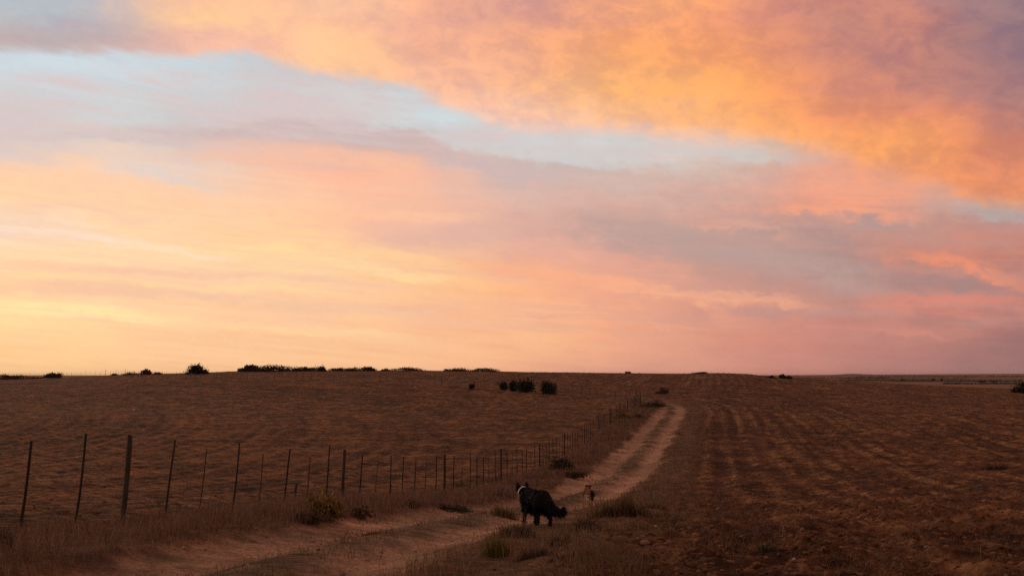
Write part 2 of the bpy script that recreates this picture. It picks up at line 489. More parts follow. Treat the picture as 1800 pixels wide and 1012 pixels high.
def height(X, Y, full=True):
    D, u, track, verge, bank, left, fr = zones(X, Y)
    z = macro(X, Y)
    near = 1 - sm(D, 300, 420)
    # wheel ruts and the hump between them
    rut = np.exp(-((np.abs(u - UC) - 0.82) / 0.36) ** 2)
    hump = np.exp(-((u - UC) / 0.42) ** 2)
    z = z + track * (-0.07 * rut + 0.05 * hump - 0.05)
    z = z + verge * 0.10 + bank * 0.10
    z = z + near * 0.10 * fbm(X / 5.0, Y / 5.0, 12, 3) * (0.4 + 0.6 * sm(D, 20, 60)) * (1 - 0.6 * track)
    if not full:
        return z
    # ploughed right-hand field: furrows along the fence line, clods
    ur = u + 0.14 * fbm(X / 3.0, Y / 6.0, 40, 2)
    fur = np.sin(ur * 2 * np.pi / 1.45) * 0.5 + 0.5
    fur = fur ** 1.5
    cl = fbm(X / 0.42, Y / 0.42, 50, 3)
    cl2 = 1 - np.abs(vn(X / 0.26 + 7, Y / 0.26, 55)) * 2
    cl3 = np.abs(vn(X / 0.13 + 3, Y / 0.16, 57)) * sm(D, 60, 20)
    lumps = np.maximum(fbm(X / 1.3, Y / 1.3, 60, 3), 0)
    z = z + near * fr * (0.08 * fur * (0.85 + 0.5 * fbm(X / 1.2, Y / 3.0, 66, 2)) + 0.075 * cl + 0.045 * cl2 * np.clip(cl + 0.4, 0, 1) + 0.05 * cl3 + 0.07 * lumps)
    # left-hand field: finer worked soil, rows curving round the slope
    v = np.hypot(X + 131.0, Y - 66.0) + 0.12 * fbm(X / 6.0, Y / 6.0, 70, 2)
    frow = np.sin(v * 2 * np.pi / 1.3)
    z = z + near * left * (0.035 * frow + 0.05 * fbm(X / 0.4, Y / 0.3, 75, 4) + 0.03 * np.maximum(fbm(X / 1.9, Y / 1.2, 78, 3), 0))
    # verge, bank and track texture
    z = z + (verge + bank) * 0.04 * fbm(X / 0.35, Y / 0.35, 80, 3)
    z = z + track * 0.016 * fbm(X / 0.3, Y / 0.3, 85, 3)
    return z


def hz(x, y, full=True):
    return float(height(np.array([float(x)]), np.array([float(y)]), full)[0])


def pix_dir(px, py):
    v = Vector(((px - 900.0) / F_PX, 1.0, (506.0 - py) / F_PX))
    c, s = math.cos(PITCH), math.sin(PITCH)
    return Vector((v.x, v.y * c - v.z * s, v.y * s + v.z * c))


def spot(px, py, dmax=300.0):
    """the point of the land seen at a place of the photograph"""
    d = pix_dir(px, py)
    ts = np.geomspace(5.0, dmax, 6000) / d.y
    z = height(d.x * ts, d.y * ts, False)
    below = np.nonzero(d.z * ts < z)[0]
    if len(below) == 0:
        k = int(np.argmin(d.z * ts - z))
    else:
        k = int(below[0])
    t = ts[k]
    x, y = d.x * t, d.y * t
    return Vector((x, y, hz(x, y)))


# ------------------------------------------------------------------ object helpers
def tag(o, label=None, cat=None, group=None, kind=None):
    if label: o["label"] = label
    if cat: o["category"] = cat
    if group: o["group"] = group
    if kind: o["kind"] = kind
    return o


def link(name, me, mat=None, parent=None, loc=None):
    o = bpy.data.objects.new(name, me)
    if mat is not None and me is not None and len(me.materials) == 0:
        me.materials.append(mat)
    C.objects.link(o)
    if parent is not None:
        o.parent = parent
    if loc is not None:
        o.location = loc
    return o


def empty(name, loc):
    return link(name, None, None, None, loc)


def np_mesh(name, verts, faces, cols=None, smooth=False):
    """faces: (N,3) or (N,4) array"""
    me = bpy.data.meshes.new(name)
    verts = np.asarray(verts, dtype=np.float32)
    faces = np.asarray(faces, dtype=np.int32)
    k = faces.shape[1]
    me.vertices.add(len(verts))
    me.vertices.foreach_set("co", verts.ravel())
    me.loops.add(faces.size)
    me.loops.foreach_set("vertex_index", faces.ravel())
    me.polygons.add(len(faces))
    me.polygons.foreach_set("loop_start", np.arange(0, faces.size, k, dtype=np.int32))
    me.polygons.foreach_set("loop_total", np.full(len(faces), k, dtype=np.int32))
    me.polygons.foreach_set("use_smooth", np.full(len(faces), smooth, dtype=bool))
    if cols is not None:
        at = me.color_attributes.new("alb", 'FLOAT_COLOR', 'POINT')
        c4 = np.ones((len(verts), 4), dtype=np.float32)
        c4[:, :3] = cols
        at.data.foreach_set("color", c4.ravel())
    me.update(calc_edges=True)
    return me


# ------------------------------------------------------------------ materials
def new_mat(name):
    m = bpy.data.materials.new(name)
    m.use_nodes = True
    nt = m.node_tree
    nt.nodes.clear()
    out = nt.nodes.new('ShaderNodeOutputMaterial')
    b = nt.nodes.new('ShaderNodeBsdfPrincipled')
    nt.links.new(b.outputs[0], out.inputs['Surface'])
    Ex.tree = nt
    return m, nt, b


def obj_coord(nt):
    n = nt.nodes.new('ShaderNodeTexCoord')
    return Ex(n.outputs['Object'])


def geo_pos(nt):
    n = nt.nodes.new('ShaderNodeNewGeometry')
    return Ex(n.outputs['Position'])


def attr(nt, name="alb"):
    n = nt.nodes.new('ShaderNodeAttribute')
    n.attribute_name = name
    return Ex(n.outputs['Color'])


def m_soil():
    m, nt, b = new_mat("soil")
    p = geo_pos(nt)
    fine = noise(p, 14.0, 6, 0.65)
    mid = noise(p, 2.6, 5, 0.6)
    k = cmix(sstep(fine * 0.6 + mid * 0.4, 0.32, 0.68), (0.55, 0.53, 0.51), (1.45, 1.45, 1.43))
    col = cmix(1.0, attr(nt), k, 'MULTIPLY')
    nt.links.new(col.s, b.inputs['Base Color'])
    b.inputs['Roughness'].default_value = 0.95
    b.inputs['Specular IOR Level'].default_value = 0.12
    bump = nt.nodes.new('ShaderNodeBump')
    bump.inputs['Strength'].default_value = 1.0
    bump.inputs['Distance'].default_value = 0.10
    nt.links.new((fine * 0.6 + mid * 0.9).s, bump.inputs['Height'])
    nt.links.new(bump.outputs[0], b.inputs['Normal'])
    return m


def m_attr(name, rough=0.8, trans=0.0):
    m, nt, b = new_mat(name)
    nt.links.new(attr(nt).s, b.inputs['Base Color'])
    b.inputs['Roughness'].default_value = rough
    b.inputs['Specular IOR Level'].default_value = 0.15
    if trans > 0:
        out = [n for n in nt.nodes if n.type == 'OUTPUT_MATERIAL'][0]
        tr = nt.nodes.new('ShaderNodeBsdfTranslucent')
        nt.links.new(attr(nt).s, tr.inputs['Color'])
        mx = nt.nodes.new('ShaderNodeMixShader')
        mx.inputs[0].default_value = trans
        nt.links.new(b.outputs[0], mx.inputs[1])
        nt.links.new(tr.outputs[0], mx.inputs[2])
        nt.links.new(mx.outputs[0], out.inputs['Surface'])
    return m


def m_wood(name, c1, c2, scale=18.0):
    m, nt, b = new_mat(name)
    p = obj_coord(nt)
    sepn = nt.nodes.new('ShaderNodeSeparateXYZ')
    nt.links.new(p.s, sepn.inputs[0])
    info = nt.nodes.new('ShaderNodeObjectInfo')
    rnd = Ex(info.outputs['Random'])
    q = comb(Ex(sepn.outputs[0]) * scale * 2.5 + rnd * 30.0, Ex(sepn.outputs[1]) * scale * 2.5, Ex(sepn.outputs[2]) * scale * 0.18)
    g = noise(q, 1.0, 5, 0.6, 0.4)
    col = cmix(sstep(g, 0.3, 0.7), c1, c2)
    col = cmix(1.0, col, cmix(rnd, (0.7, 0.7, 0.7), (1.25, 1.2, 1.15)), 'MULTIPLY')
    nt.links.new(col.s, b.inputs['Base Color'])
    b.inputs['Roughness'].default_value = 0.85
    b.inputs['Specular IOR Level'].default_value = 0.2
    bump = nt.nodes.new('ShaderNodeBump')
    bump.inputs['Strength'].default_value = 0.6
    bump.inputs['Distance'].default_value = 0.01
    nt.links.new(g.s, bump.inputs['Height'])
    nt.links.new(bump.outputs[0], b.inputs['Normal'])
    return m


def m_fur(name, c1, c2):
    m, nt, b = new_mat(name)
    p = obj_coord(nt)
    g = noise(p, 40.0, 4, 0.6)
    col = cmix(g, c1, c2)
    nt.links.new(col.s, b.inputs['Base Color'])
    b.inputs['Roughness'].default_value = 0.65
    b.inputs['Specular IOR Level'].default_value = 0.15
    return m


def m_plain(name, col, rough=0.6, metal=0.0):
    m, nt, b = new_mat(name)
    p = obj_coord(nt)
    g = noise(p, 9.0, 4, 0.6)
    c = cmix(g, tuple(v * 0.8 for v in col), tuple(min(1, v * 1.2) for v in col))
    nt.links.new(c.s, b.inputs['Base Color'])
    b.inputs['Roughness'].default_value = rough
    b.inputs['Metallic'].default_value = metal
    return m


M_SOIL = m_soil()
M_GRASS = m_attr("dry_grass", 0.8, 0.25)
M_LEAF = m_attr("leaves", 0.7, 0.2)
M_CLOD = m_attr("clods", 0.95)
M_POST = m_wood("weathered_post", (0.030, 0.022, 0.018), (0.085, 0.062, 0.05))
M_DROP = m_wood("dropper_wood", (0.028, 0.020, 0.016), (0.065, 0.045, 0.036), 24)
M_PALE = m_wood("grey_dropper_wood", (0.055, 0.037, 0.028), (0.11, 0.072, 0.052), 24)
M_WIRE = m_plain("fence_wire", (0.10, 0.08, 0.07), 0.55, 0.6)
M_STEM = m_wood("shrub_stem", (0.03, 0.02, 0.015), (0.07, 0.05, 0.035))

# ------------------------------------------------------------------ ground sheets (one polar grid, cut where the land use changes)
def build_ground():
    dense = np.radians(np.linspace(-33, 33, 840))
    side = np.radians(np.linspace(33, 180, 60)[1:])
    azs = np.concatenate([-side[::-1][1:], dense, side])       # closes at +-180
    rs = np.concatenate([[0.3, 1.2, 2.4, 3.6, 4.8], np.geomspace(6.0, 268.0, 860), np.geomspace(268, 30000, 190)[1:]])
    na, nr = len(azs), len(rs)
    A, R = np.meshgrid(azs, rs)
    # depth rows straight across the view, circles elsewhere
    ca = np.cos(np.minimum(np.abs(A), 0.6))
    X = R * np.sin(A) / ca
    Y = R * np.cos(A) / ca
    X = X.ravel(); Y = Y.ravel()
    Z = np.empty_like(X)
    CH = 200000
    for i in range(0, len(X), CH):
        Z[i:i + CH] = height(X[i:i + CH], Y[i:i + CH])
    D, u, track, verge, bank, left, fr = zones(X, Y)
    # colours of the soil, with furrow shade put into the row stripes
    def c(*v): return np.array(v)[None, :]
    soil_l = c(0.140, 0.056, 0.020); soil_r = c(0.135, 0.050, 0.019)
    sand = c(0.48, 0.262, 0.155); litter = c(0.15, 0.078, 0.038); straw = c(0.34, 0.17, 0.068)
    dark_soil_shade = c(0.055, 0.024, 0.014)
    def nz(sx, sy, seed, octs=4, lo=-0.35, hi=0.35):
        return sm(fbm(X / sx, Y / sy, seed, octs), lo, hi)[:, None]
    n1 = nz(0.9, 0.55, 101); n2 = nz(7.0, 7.0, 105, 3); n3 = nz(0.33, 0.33, 111, 3)
    n4 = nz(2.4, 1.7, 115, 4)
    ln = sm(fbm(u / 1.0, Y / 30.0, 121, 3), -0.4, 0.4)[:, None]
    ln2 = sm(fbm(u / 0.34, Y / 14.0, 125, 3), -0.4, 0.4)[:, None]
    rowp = (np.sin((u + 0.2 * fbm(X / 3.0, Y / 6.0, 41, 2)) * 2 * np.pi / 1.45 + 1.1) * 0.5 + 0.5)[:, None] ** 1.6 * (0.35 + 0.85 * n2)  # stripes along the furrow rows, deepening their shade in the soil colour
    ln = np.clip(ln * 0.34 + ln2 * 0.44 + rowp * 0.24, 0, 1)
    L = left[:, None]; T = track[:, None]; V = np.maximum(verge, bank)[:, None]
    col = soil_r * (1 - L) + soil_l * L
    n5 = nz(0.16, 0.16, 117, 2)
    col = col * (0.40 + 0.55 * n1 + 0.35 * n4 + 0.45 * n5)
    n6 = nz(2.6, 0.22, 118, 4)
    vl = np.hypot(X + 131.0, Y - 66.0); al = np.arctan2(Y - 66.0, X + 131.0) * 130.0
    n7 = sm(fbm(vl / 0.8, al / 24.0, 119, 3), -0.4, 0.4)[:, None]
    n8 = sm(fbm(vl / 3.5, al / 60.0, 129, 2), -0.4, 0.4)[:, None]
    col = col * (1 - L * 0.72 + L * (0.75 * n6 + 0.34 * n7 + 0.2 * n8))
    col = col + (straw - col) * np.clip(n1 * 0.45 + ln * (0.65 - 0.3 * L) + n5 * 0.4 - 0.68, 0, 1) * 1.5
    col = col + (dark_soil_shade - col) * np.clip((1 - n4) * 0.55 + (1 - ln) * 0.75 * (1 - L * 0.7) + (1 - n3) * 0.45 - 0.62, 0, 0.9)  # dark between rows is painted furrow shade, the rest random dark soil
    col = col * (1 - V) + (litter * (0.6 + 0.6 * n3 + 0.2 * n4)) * V
    tr = sand * (0.70 + 0.35 * n3 + 0.2 * n1) * (0.85 + 0.2 * n2)
    hump = np.exp(-((u - UC) / 0.45) ** 2)[:, None]
    gr = c(0.125, 0.082, 0.040)
    patch = np.clip(n4 * 0.7 + n3 * 0.5 - 0.45, 0, 1)
    tr = tr + (gr * (0.6 + 0.7 * n1) - tr) * np.clip(hump * (0.45 + 0.7 * n4) + (0.75 + 0.5 * (1 - sm(Y, 12, 24))[:, None]) * patch * (1 - np.exp(-((np.abs(u - UC) - 0.82) / 0.3) ** 2)[:, None] * 0.75), 0, 0.92)
    col = col * (1 - T) + tr * T
    # fields of the far plain
    pf_ = vn(X / 420.0 + Y / 1300.0, Y / 700.0, 131)[:, None]
    pl = np.where(pf_ > 0.15, c(0.24, 0.125, 0.062), np.where(pf_ > -0.3, c(0.12, 0.06, 0.036), c(0.17, 0.085, 0.046)))
    tt = (X / np.maximum(Y, 1))
    band = ((D > 1250) & (D < 2100) & (tt > 0.33))[:, None]
    pl = np.where(band, c(0.24, 0.12, 0.06), pl)
    fw = sm(D, 300, 420)[:, None]
    col = col * (1 - fw) + pl * fw
    V3 = np.stack([X, Y, Z], 1)
    idx = np.arange(na * nr).reshape(nr, na)
    a = idx[:-1, :-1]; b = idx[:-1, 1:]; d = idx[1:, :-1]; e = idx[1:, 1:]
    F = np.stack([a, b, e, d], -1).reshape(-1, 4)[:, ::-1]
    # wrap behind the camera
    wa = idx[:-1, -1]; wb = idx[:-1, 0]; wd = idx[1:, -1]; we = idx[1:, 0]
    F = np.concatenate([F, np.stack([wa, wb, we, wd], -1)[:, ::-1]])
    fi = F[:, 0]
    zone = np.full(len(F), 1)                       # 1 ploughed field
    zone[left[fi] > 0.5] = 0                        # 0 left field
    zone[verge[fi] > 0.5] = 2
    zone[track[fi] > 0.5] = 3
    zone[D[fi] > 330] = 4
    zone[(D[fi] < 330) & (Y[fi] < 1.0)] = 5
    names = {0: "worked_field", 1: "ploughed_field", 2: "grass_verge", 3: "dirt_track", 4: "plain", 5: "ground"}
    for z_, nm in names.items():
        f = F[zone == z_]
        if not len(f):
            continue
        used, inv = np.unique(f, return_inverse=True)
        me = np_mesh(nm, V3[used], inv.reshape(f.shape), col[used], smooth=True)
        tag(link(nm, me, M_SOIL), kind='structure')


build_ground()

# ------------------------------------------------------------------ blades of grass and straw
def blades(P, H, W, bend, cols, flat=0.0, seg2=True):
    """P (N,3) roots, H heights, W widths, bend sideways reach, cols (N,3); flat 1 = lying"""
    n = len(P)
    th = RNG.uniform(0, 2 * np.pi, n)
    dirv = np.stack([np.cos(th), np.sin(th), np.zeros(n)], 1)
    # most of the blade's width faces the viewer's side of the track
    ph = RNG.uniform(0, np.pi, n)
    side = np.stack([np.cos(ph), np.sin(ph), np.zeros(n)], 1)
    up = np.zeros((n, 3)); up[:, 2] = 1
    H = H[:, None]; W = W[:, None]; bend = bend[:, None]
    mid = P + up * H * 0.55 * (1 - flat) + dirv * bend * 0.35
    tip = P + up * H * (1 - flat) + dirv * bend + up * 0.01 * flat
    b0 = P - side * W * 0.5; b1 = P + side * W * 0.5
    m0 = mid - side * W * 0.36; m1 = mid + side * W * 0.36
    verts = np.stack([b0, b1, m0, m1, tip], 1).reshape(-1, 3)
    base = (np.arange(n) * 5)[:, None]
    F = np.concatenate([base + np.array([[0, 1, 3]]), base + np.array([[0, 3, 2]]), base + np.array([[2, 3, 4]])], 1).reshape(-1, 3)
    cc = np.repeat(cols, 5, axis=0)
    return verts, F, cc


def merge(parts):
    vs, fs, cs = [], [], []
    o = 0
    for v, f, c in parts:
        vs.append(v); fs.append(f + o); cs.append(c)
        o += len(v)
    return np.concatenate(vs), np.concatenate(fs), np.concatenate(cs)


def sample_u(n, u0, u1, y0, y1, power=1.0):
    """points beside the fence line; nearer ground gets more"""
    k = RNG.uniform(0, 1, n)
    Y = (y0 ** (1 - power) + k * (y1 ** (1 - power) - y0 ** (1 - power))) ** (1 / (1 - power)) if power != 1 else y0 * (y1 / y0) ** k
    u = RNG.uniform(u0, u1, n)
    X = u + FX0 + FSL * Y
    return X, Y


def palette(n, cols, weights, jitter=0.25):
    i = RNG.choice(len(cols), n, p=np.array(weights) / sum(weights))
    c = np.array(cols)[i]
    return c * RNG.uniform(1 - jitter, 1 + jitter, (n, 1))


DRY = [(0.24, 0.128, 0.088), (0.16, 0.085, 0.058), (0.34, 0.20, 0.125), (0.12, 0.09, 0.04)]


def grow(name, X, Y, hmin, hmax, wmm, pal, wts, bendk=0.5, dens=None, flat=0.0):
    D, u, track, verge, bank, left, fr = zones(X, Y)
    if dens is not None:
        keep = RNG.uniform(0, 1, len(X)) < dens(X, Y, D, u, track, verge, bank, left, fr)
        X, Y, D = X[keep], Y[keep], D[keep]
    Z = height(X, Y)
    n = len(X)
    clump = 0.7 + 0.95 * fbm(X / 0.9, Y / 0.9, 141, 3)
    H = RNG.uniform(hmin, hmax, n) * np.clip(clump, 0.25, 1.3)
    W = np.maximum(wmm / 1000.0, D * 0.00042) * RNG.uniform(0.6, 1.4, n)
    v, f, c = blades(np.stack([X, Y, Z - 0.02], 1), H, W, RNG.uniform(0.1, 1.0, n) * bendk * (H if flat == 0 else RNG.uniform(hmin, hmax, n)),
                     palette(n, pal, wts), flat)
    return v, f, c


# tall dry grass of the verge below the fence
X, Y = sample_u(150000, -1.4, 3.1, 8.6, 150.0, 1.25)
parts = [grow("v", X, Y, 0.09, 0.40, 5, DRY, (5, 4, 2, 0.6), 0.6,
              lambda X, Y, D, u, t, v, b, l, r: np.clip(v + 0.05 * (u < 0) * (u > -1.2), 0, 1) * (1 - t) * np.clip(0.75 + 0.8 * fbm(X / 1.6, Y / 1.6, 150, 2), 0.1, 1))]
v, f, c = merge(parts)
tag(link("verge_grass", np_mesh("verge_grass", v, f, c), M_GRASS), "tall dry purple brown grass growing below the wire fence", "grass", None, "stuff")

# grass on the bank to the right of the track, short grass on the hump between the ruts
X, Y = sample_u(60000, 5.6, 10.2, 8.4, 130.0, 1.3)
a1 = grow("b", X, Y, 0.04, 0.30, 5, DRY + [(0.12, 0.105, 0.04)], (4, 4, 2, 2, 1.5), 0.8,
          lambda X, Y, D, u, t, v, b, l, r: np.clip(b + 0.12, 0, 1) * (1 - t) * np.clip(0.5 + 1.3 * fbm(X / 1.1, Y / 1.1, 160, 2), 0.03, 1))
v, f, c = merge([a1])
tag(link("bank_grass", np_mesh("bank_grass", v, f, c), M_GRASS), "short mixed weeds and grass along the right edge of the track", "grass", None, "stuff")
X, Y = sample_u(48000, UC - 1.9, UC + 1.9, 8.4, 125.0, 1.25)
a2 = grow("h", X, Y, 0.03, 0.17, 5, [(0.15, 0.088, 0.045), (0.12, 0.095, 0.036), (0.19, 0.10, 0.062)], (4, 3, 3), 0.9,
          lambda X, Y, D, u, t, v, b, l, r: np.clip(np.exp(-((u - UC) / 0.42) ** 2) * 0.95 * np.clip(0.6 + fbm(X / 1.0, Y / 2.0, 171, 2), 0, 1)
                                                    + 0.5 * np.clip(fbm(X / 0.8, Y / 1.3, 170, 2) - 0.12, 0, 1), 0, 1))
v, f, c = merge([a2])
tag(link("track_grass", np_mesh("track_grass", v, f, c), M_GRASS), "low grass on the hump between the wheel ruts", "grass", None, "stuff")

# stubble and loose straw on the two fields
n = 110000
Yr = 8.2 * (130 / 8.2) ** RNG.uniform(0, 1, n) ** 1.15
Xr = RNG.uniform(-0.02, 0.62, n) * Yr
a3 = grow("s", Xr, Yr, 0.03, 0.15, 4, [(0.27, 0.14, 0.065), (0.17, 0.08, 0.04), (0.09, 0.04, 0.022), (0.40, 0.24, 0.125)], (4, 4, 2, 0.8), 1.4,
          lambda X, Y, D, u, t, v, b, l, r: np.clip(r, 0, 1) * np.clip(0.45 + 1.4 * fbm(X / 0.9, Y / 0.9, 180, 2), 0.04, 1))
n = 90000
Yr = 8.2 * (50 / 8.2) ** RNG.uniform(0, 1, n) ** 1.1
Xr = RNG.uniform(0.0, 0.62, n) * Yr
a4 = grow("s", Xr, Yr, 0.05, 0.26, 5, [(0.26, 0.135, 0.06), (0.17, 0.08, 0.035), (0.40, 0.24, 0.12)], (4, 4, 1), 1.0,
          lambda X, Y, D, u, t, v, b, l, r: np.clip(r, 0, 1) * np.clip(0.5 + 1.2 * fbm(X / 1.2, Y / 1.2, 185, 2), 0.05, 1), flat=1.0)
v, f, c = merge([a3, a4])
tag(link("field_straw", np_mesh("field_straw", v, f, c), M_GRASS), "loose straw and torn stubble over the ploughed right field", "straw", None, "stuff")
n = 80000
Yr = 12.5 * (150 / 12.5) ** RNG.uniform(0, 1, n) ** 1.1
Xr = RNG.uniform(-0.62, 0.1, n) * Yr
a5 = grow("s", Xr, Yr, 0.02, 0.085, 4, [(0.25, 0.135, 0.062), (0.17, 0.08, 0.04), (0.09, 0.042, 0.024)], (4, 4, 2), 1.5,
          lambda X, Y, D, u, t, v, b, l, r: np.clip(l, 0, 1) * np.clip(0.4 + 1.4 * fbm(X / 1.4, Y / 0.8, 190, 2), 0.03, 1))
v, f, c = merge([a5])
tag(link("field_stubble", np_mesh("field_stubble", v, f, c), M_GRASS), "short stubble in the worked field beyond the fence", "stubble", None, "stuff")

# clods of earth and small stones
ICO = bmesh.new()
bmesh.ops.create_icosphere(ICO, subdivisions=1, radius=1.0)
ICO_V = np.array([v.co[:] for v in ICO.verts])
ICO_F = np.array([[v.index for v in f.verts] for f in ICO.faces])
ICO.free()


def clods(n, y0, y1, t0, t1, smin, smax, pal, wts, dens):
    Yc = y0 * (y1 / y0) ** RNG.uniform(0, 1, n)
    Xc = RNG.uniform(t0, t1, n) * Yc
    D, u, track, verge, bank, left, fr = zones(Xc, Yc)
    keep = RNG.uniform(0, 1, n) < dens(Xc, Yc, u, track, bank, left, fr)
    Xc, Yc = Xc[keep], Yc[keep]
    n = len(Xc)
    Zc = height(Xc, Yc)
    s = smin + (smax - smin) * RNG.uniform(0, 1, n) ** 3
    V = ICO_V[None] * RNG.uniform(0.65, 1.25, (n, len(ICO_V), 1))
    V = V * (s[:, None] * RNG.uniform(0.7, 1.3, (n, 3)) * np.array([1, 1, 0.7]))[:, None, :]
    th = RNG.uniform(0, 6.28, n)
    cth, sth = np.cos(th)[:, None], np.sin(th)[:, None]
    V = np.stack([V[..., 0] * cth - V[..., 1] * sth, V[..., 0] * sth + V[..., 1] * cth, V[..., 2]], -1)
    V = V + np.stack([Xc, Yc, Zc + s * 0.25], 1)[:, None, :]
    F = (np.arange(n) * len(ICO_V))[:, None, None] + ICO_F[None]
    return V.reshape(-1, 3), F.reshape(-1, 3), np.repeat(palette(n, pal, wts), len(ICO_V), axis=0)


ear = [(0.165, 0.067, 0.03), (0.11, 0.043, 0.02), (0.23, 0.11, 0.055)]
k1 = clods(26000, 8.2, 60, -0.02, 0.62, 0.010, 0.050, ear, (4, 3, 2),
           lambda X, Y, u, t, b, l, r: np.clip(r, 0, 1) * np.clip(0.45 + 1.2 * fbm(X / 1.5, Y / 1.5, 200, 2), 0.05, 1))
v, f, c = k1
tag(link("earth_clods", np_mesh("earth_clods", v, f, c), M_CLOD), "broken clods of red earth strewn over the ploughed field", "clods", None, "stuff")
k2 = clods(6000, 12.5, 80, -0.62, 0.02, 0.012, 0.06, ear, (4, 3, 1),
           lambda X, Y, u, t, b, l, r: np.clip(l, 0, 1) * np.clip(0.3 + 1.2 * fbm(X / 1.5, Y / 1.5, 205, 2), 0.02, 1))
v, f, c = k2
tag(link("field_clods", np_mesh("field_clods", v, f, c), M_CLOD), "small clods of earth lying in the left field", "clods", None, "stuff")
k3 = clods(2600, 8.2, 45, -0.6, 0.25, 0.006, 0.03, [(0.42, 0.27, 0.2), (0.3, 0.18, 0.13), (0.2, 0.12, 0.09)], (2, 3, 3),
           lambda X, Y, u, t, b, l, r: np.clip(t * 0.8 + 0.02, 0, 1))
v, f, c = k3
tag(link("track_gravel", np_mesh("track_gravel", v, f, c), M_CLOD), "loose gravel on the pale dirt track", "gravel", None, "stuff")

# ------------------------------------------------------------------ tubes
def tube(pts, radii, seg=8, cap=True, jitter=0.0, rnd=None):
    rnd = rnd or random
    vs, fs = [], []
    pts = [Vector(p) for p in pts]
    n = len(pts)
    for i, p in enumerate(pts):
        t = (pts[min(i + 1, n - 1)] - pts[max(i - 1, 0)]).normalized()
        ref = Vector((0, 1, 0)) if abs(t.z) > 0.7 else Vector((0, 0, 1))
        a = t.cross(ref).normalized(); b = t.cross(a).normalized()
        for k in range(seg):
            ang = 2 * math.pi * k / seg
            r = radii[i] * (1 + rnd.uniform(-jitter, jitter))
            vs.append(p + a * math.cos(ang) * r + b * math.sin(ang) * r)
    for i in range(n - 1):
        for k in range(seg):
            k2 = (k + 1) % seg
            fs.append((i * seg + k, i * seg + k2, (i + 1) * seg + k2, (i + 1) * seg + k))
    if cap:
        fs.append(tuple(range(seg))[::-1])
        fs.append(tuple((n - 1) * seg + k for k in range(seg)))
    return [tuple(v) for v in vs], fs


def py_mesh(name, vf, smooth=False):
    me = bpy.data.meshes.new(name)
    me.from_pydata(vf[0], [], vf[1])
    me.polygons.foreach_set("use_smooth", [smooth] * len(me.polygons))
    me.update()
    return me


def join_vf(lst):
    V, F = [], []
    for v, f in lst:
        o = len(V)
        V += list(v)
        F += [tuple(i + o for i in q) for q in f]
    return V, F


# ------------------------------------------------------------------ fences
def post_mesh(name, h, r0, r1, seg, bow, jit, seed, slant=0.0):
    rd = random.Random(seed)
    pts, rr = [], []
    K_ = 7
    bx, by = rd.uniform(-bow, bow), rd.uniform(-bow, bow)
    for i in range(K_):
        t = i / (K_ - 1)
        pts.append((bx * math.sin(t * math.pi) + rd.uniform(-1, 1) * bow * 0.15, by * math.sin(t * math.pi), -0.25 + t * (h + 0.25)))
        rr.append(r0 + (r1 - r0) * t)
    v, f = tube(pts, rr, seg, True, jit, rd)
    v = [list(q) for q in v]
    for k in range(seg):          # the sawn top is slanted and a bit rounded
        q = v[(K_ - 1) * seg + k]
        q[2] += (q[0] - pts[-1][0]) * slant
    return py_mesh(name, ([tuple(q) for q in v], f))


POSTS = [post_mesh("fence_post", 1.42, 0.044, 0.039, 12, 0.012, 0.05, s, 0.35) for s in (1, 2, 3)]
DROPS = [post_mesh("dropper", 1.27 + 0.05 * k, 0.0205, 0.017, 7, 0.02, 0.12, 20 + k, 0.2) for k in range(4)]
PALES = [post_mesh("dropper", 1.14 + 0.05 * k, 0.0145, 0.012, 6, 0.016, 0.1, 40 + k) for k in range(3)]
for me in POSTS: me.materials.append(M_POST)
for me in DROPS: me.materials.append(M_DROP)
for me in PALES: me.materials.append(M_PALE)

f0 = Vector((FX0 + FSL * 25.0, 25.0, 0)); f0.z = hz(f0.x, f0.y)
fence = tag(empty("wire_fence", f0), "long wire fence of dark posts and droppers running beside the dirt track", "fence")
STEP = 1.18
tops = []
y = 15.9 - 4 * STEP
k = -4
rd = random.Random(5)
while y < 131:
    x = FX0 + FSL * y
    z = hz(x, y, False)
    lean = math.radians(7.0) * max(0.0, 1 - max(0, y - 13) / 26.0)
    if k % 8 == 0:
        me = POSTS[(k // 8) % 3]
        lean *= 0.75
        sc = 1.0 if k != 24 else 1.05
    elif k % 2 == 0 and k % 8 != 4:
        me = PALES[(k // 2) % 3]; sc = rd.uniform(0.95, 1.06)
    else:
        me = DROPS[k % 4]; sc = rd.uniform(0.93, 1.05)
    if k in (2, 4): me = PALES[k % 3] if k == 2 else PALES[1]
    if k in (-2, -1, 1, 3, 5): me = DROPS[k % 4]
    o = link(me.name.split(".")[0], me, None, fence)
    o.location = (x - f0.x + rd.uniform(-.03, .03), y - f0.y, z - f0.z)
    o.rotation_euler = (math.radians(rd.uniform(-2, 2)), lean + math.radians(rd.uniform(-1.1, 1.1)), rd.uniform(0, 6.28))
    # turn about the leaning axis only in the world: compose lean after the spin
    o.rotation_euler = (Matrix.Rotation(lean + math.radians(rd.uniform(-0.9, 0.9)), 3, 'Y') @ Matrix.Rotation(math.radians(rd.uniform(-1.5, 1.5)), 3, 'X') @ Matrix.Rotation(rd.uniform(0, 6.28), 3, 'Z')).to_euler()
    o.scale = (1, 1, sc)
    tops.append((x, y, z, lean))
    y += STEP
    k += 1
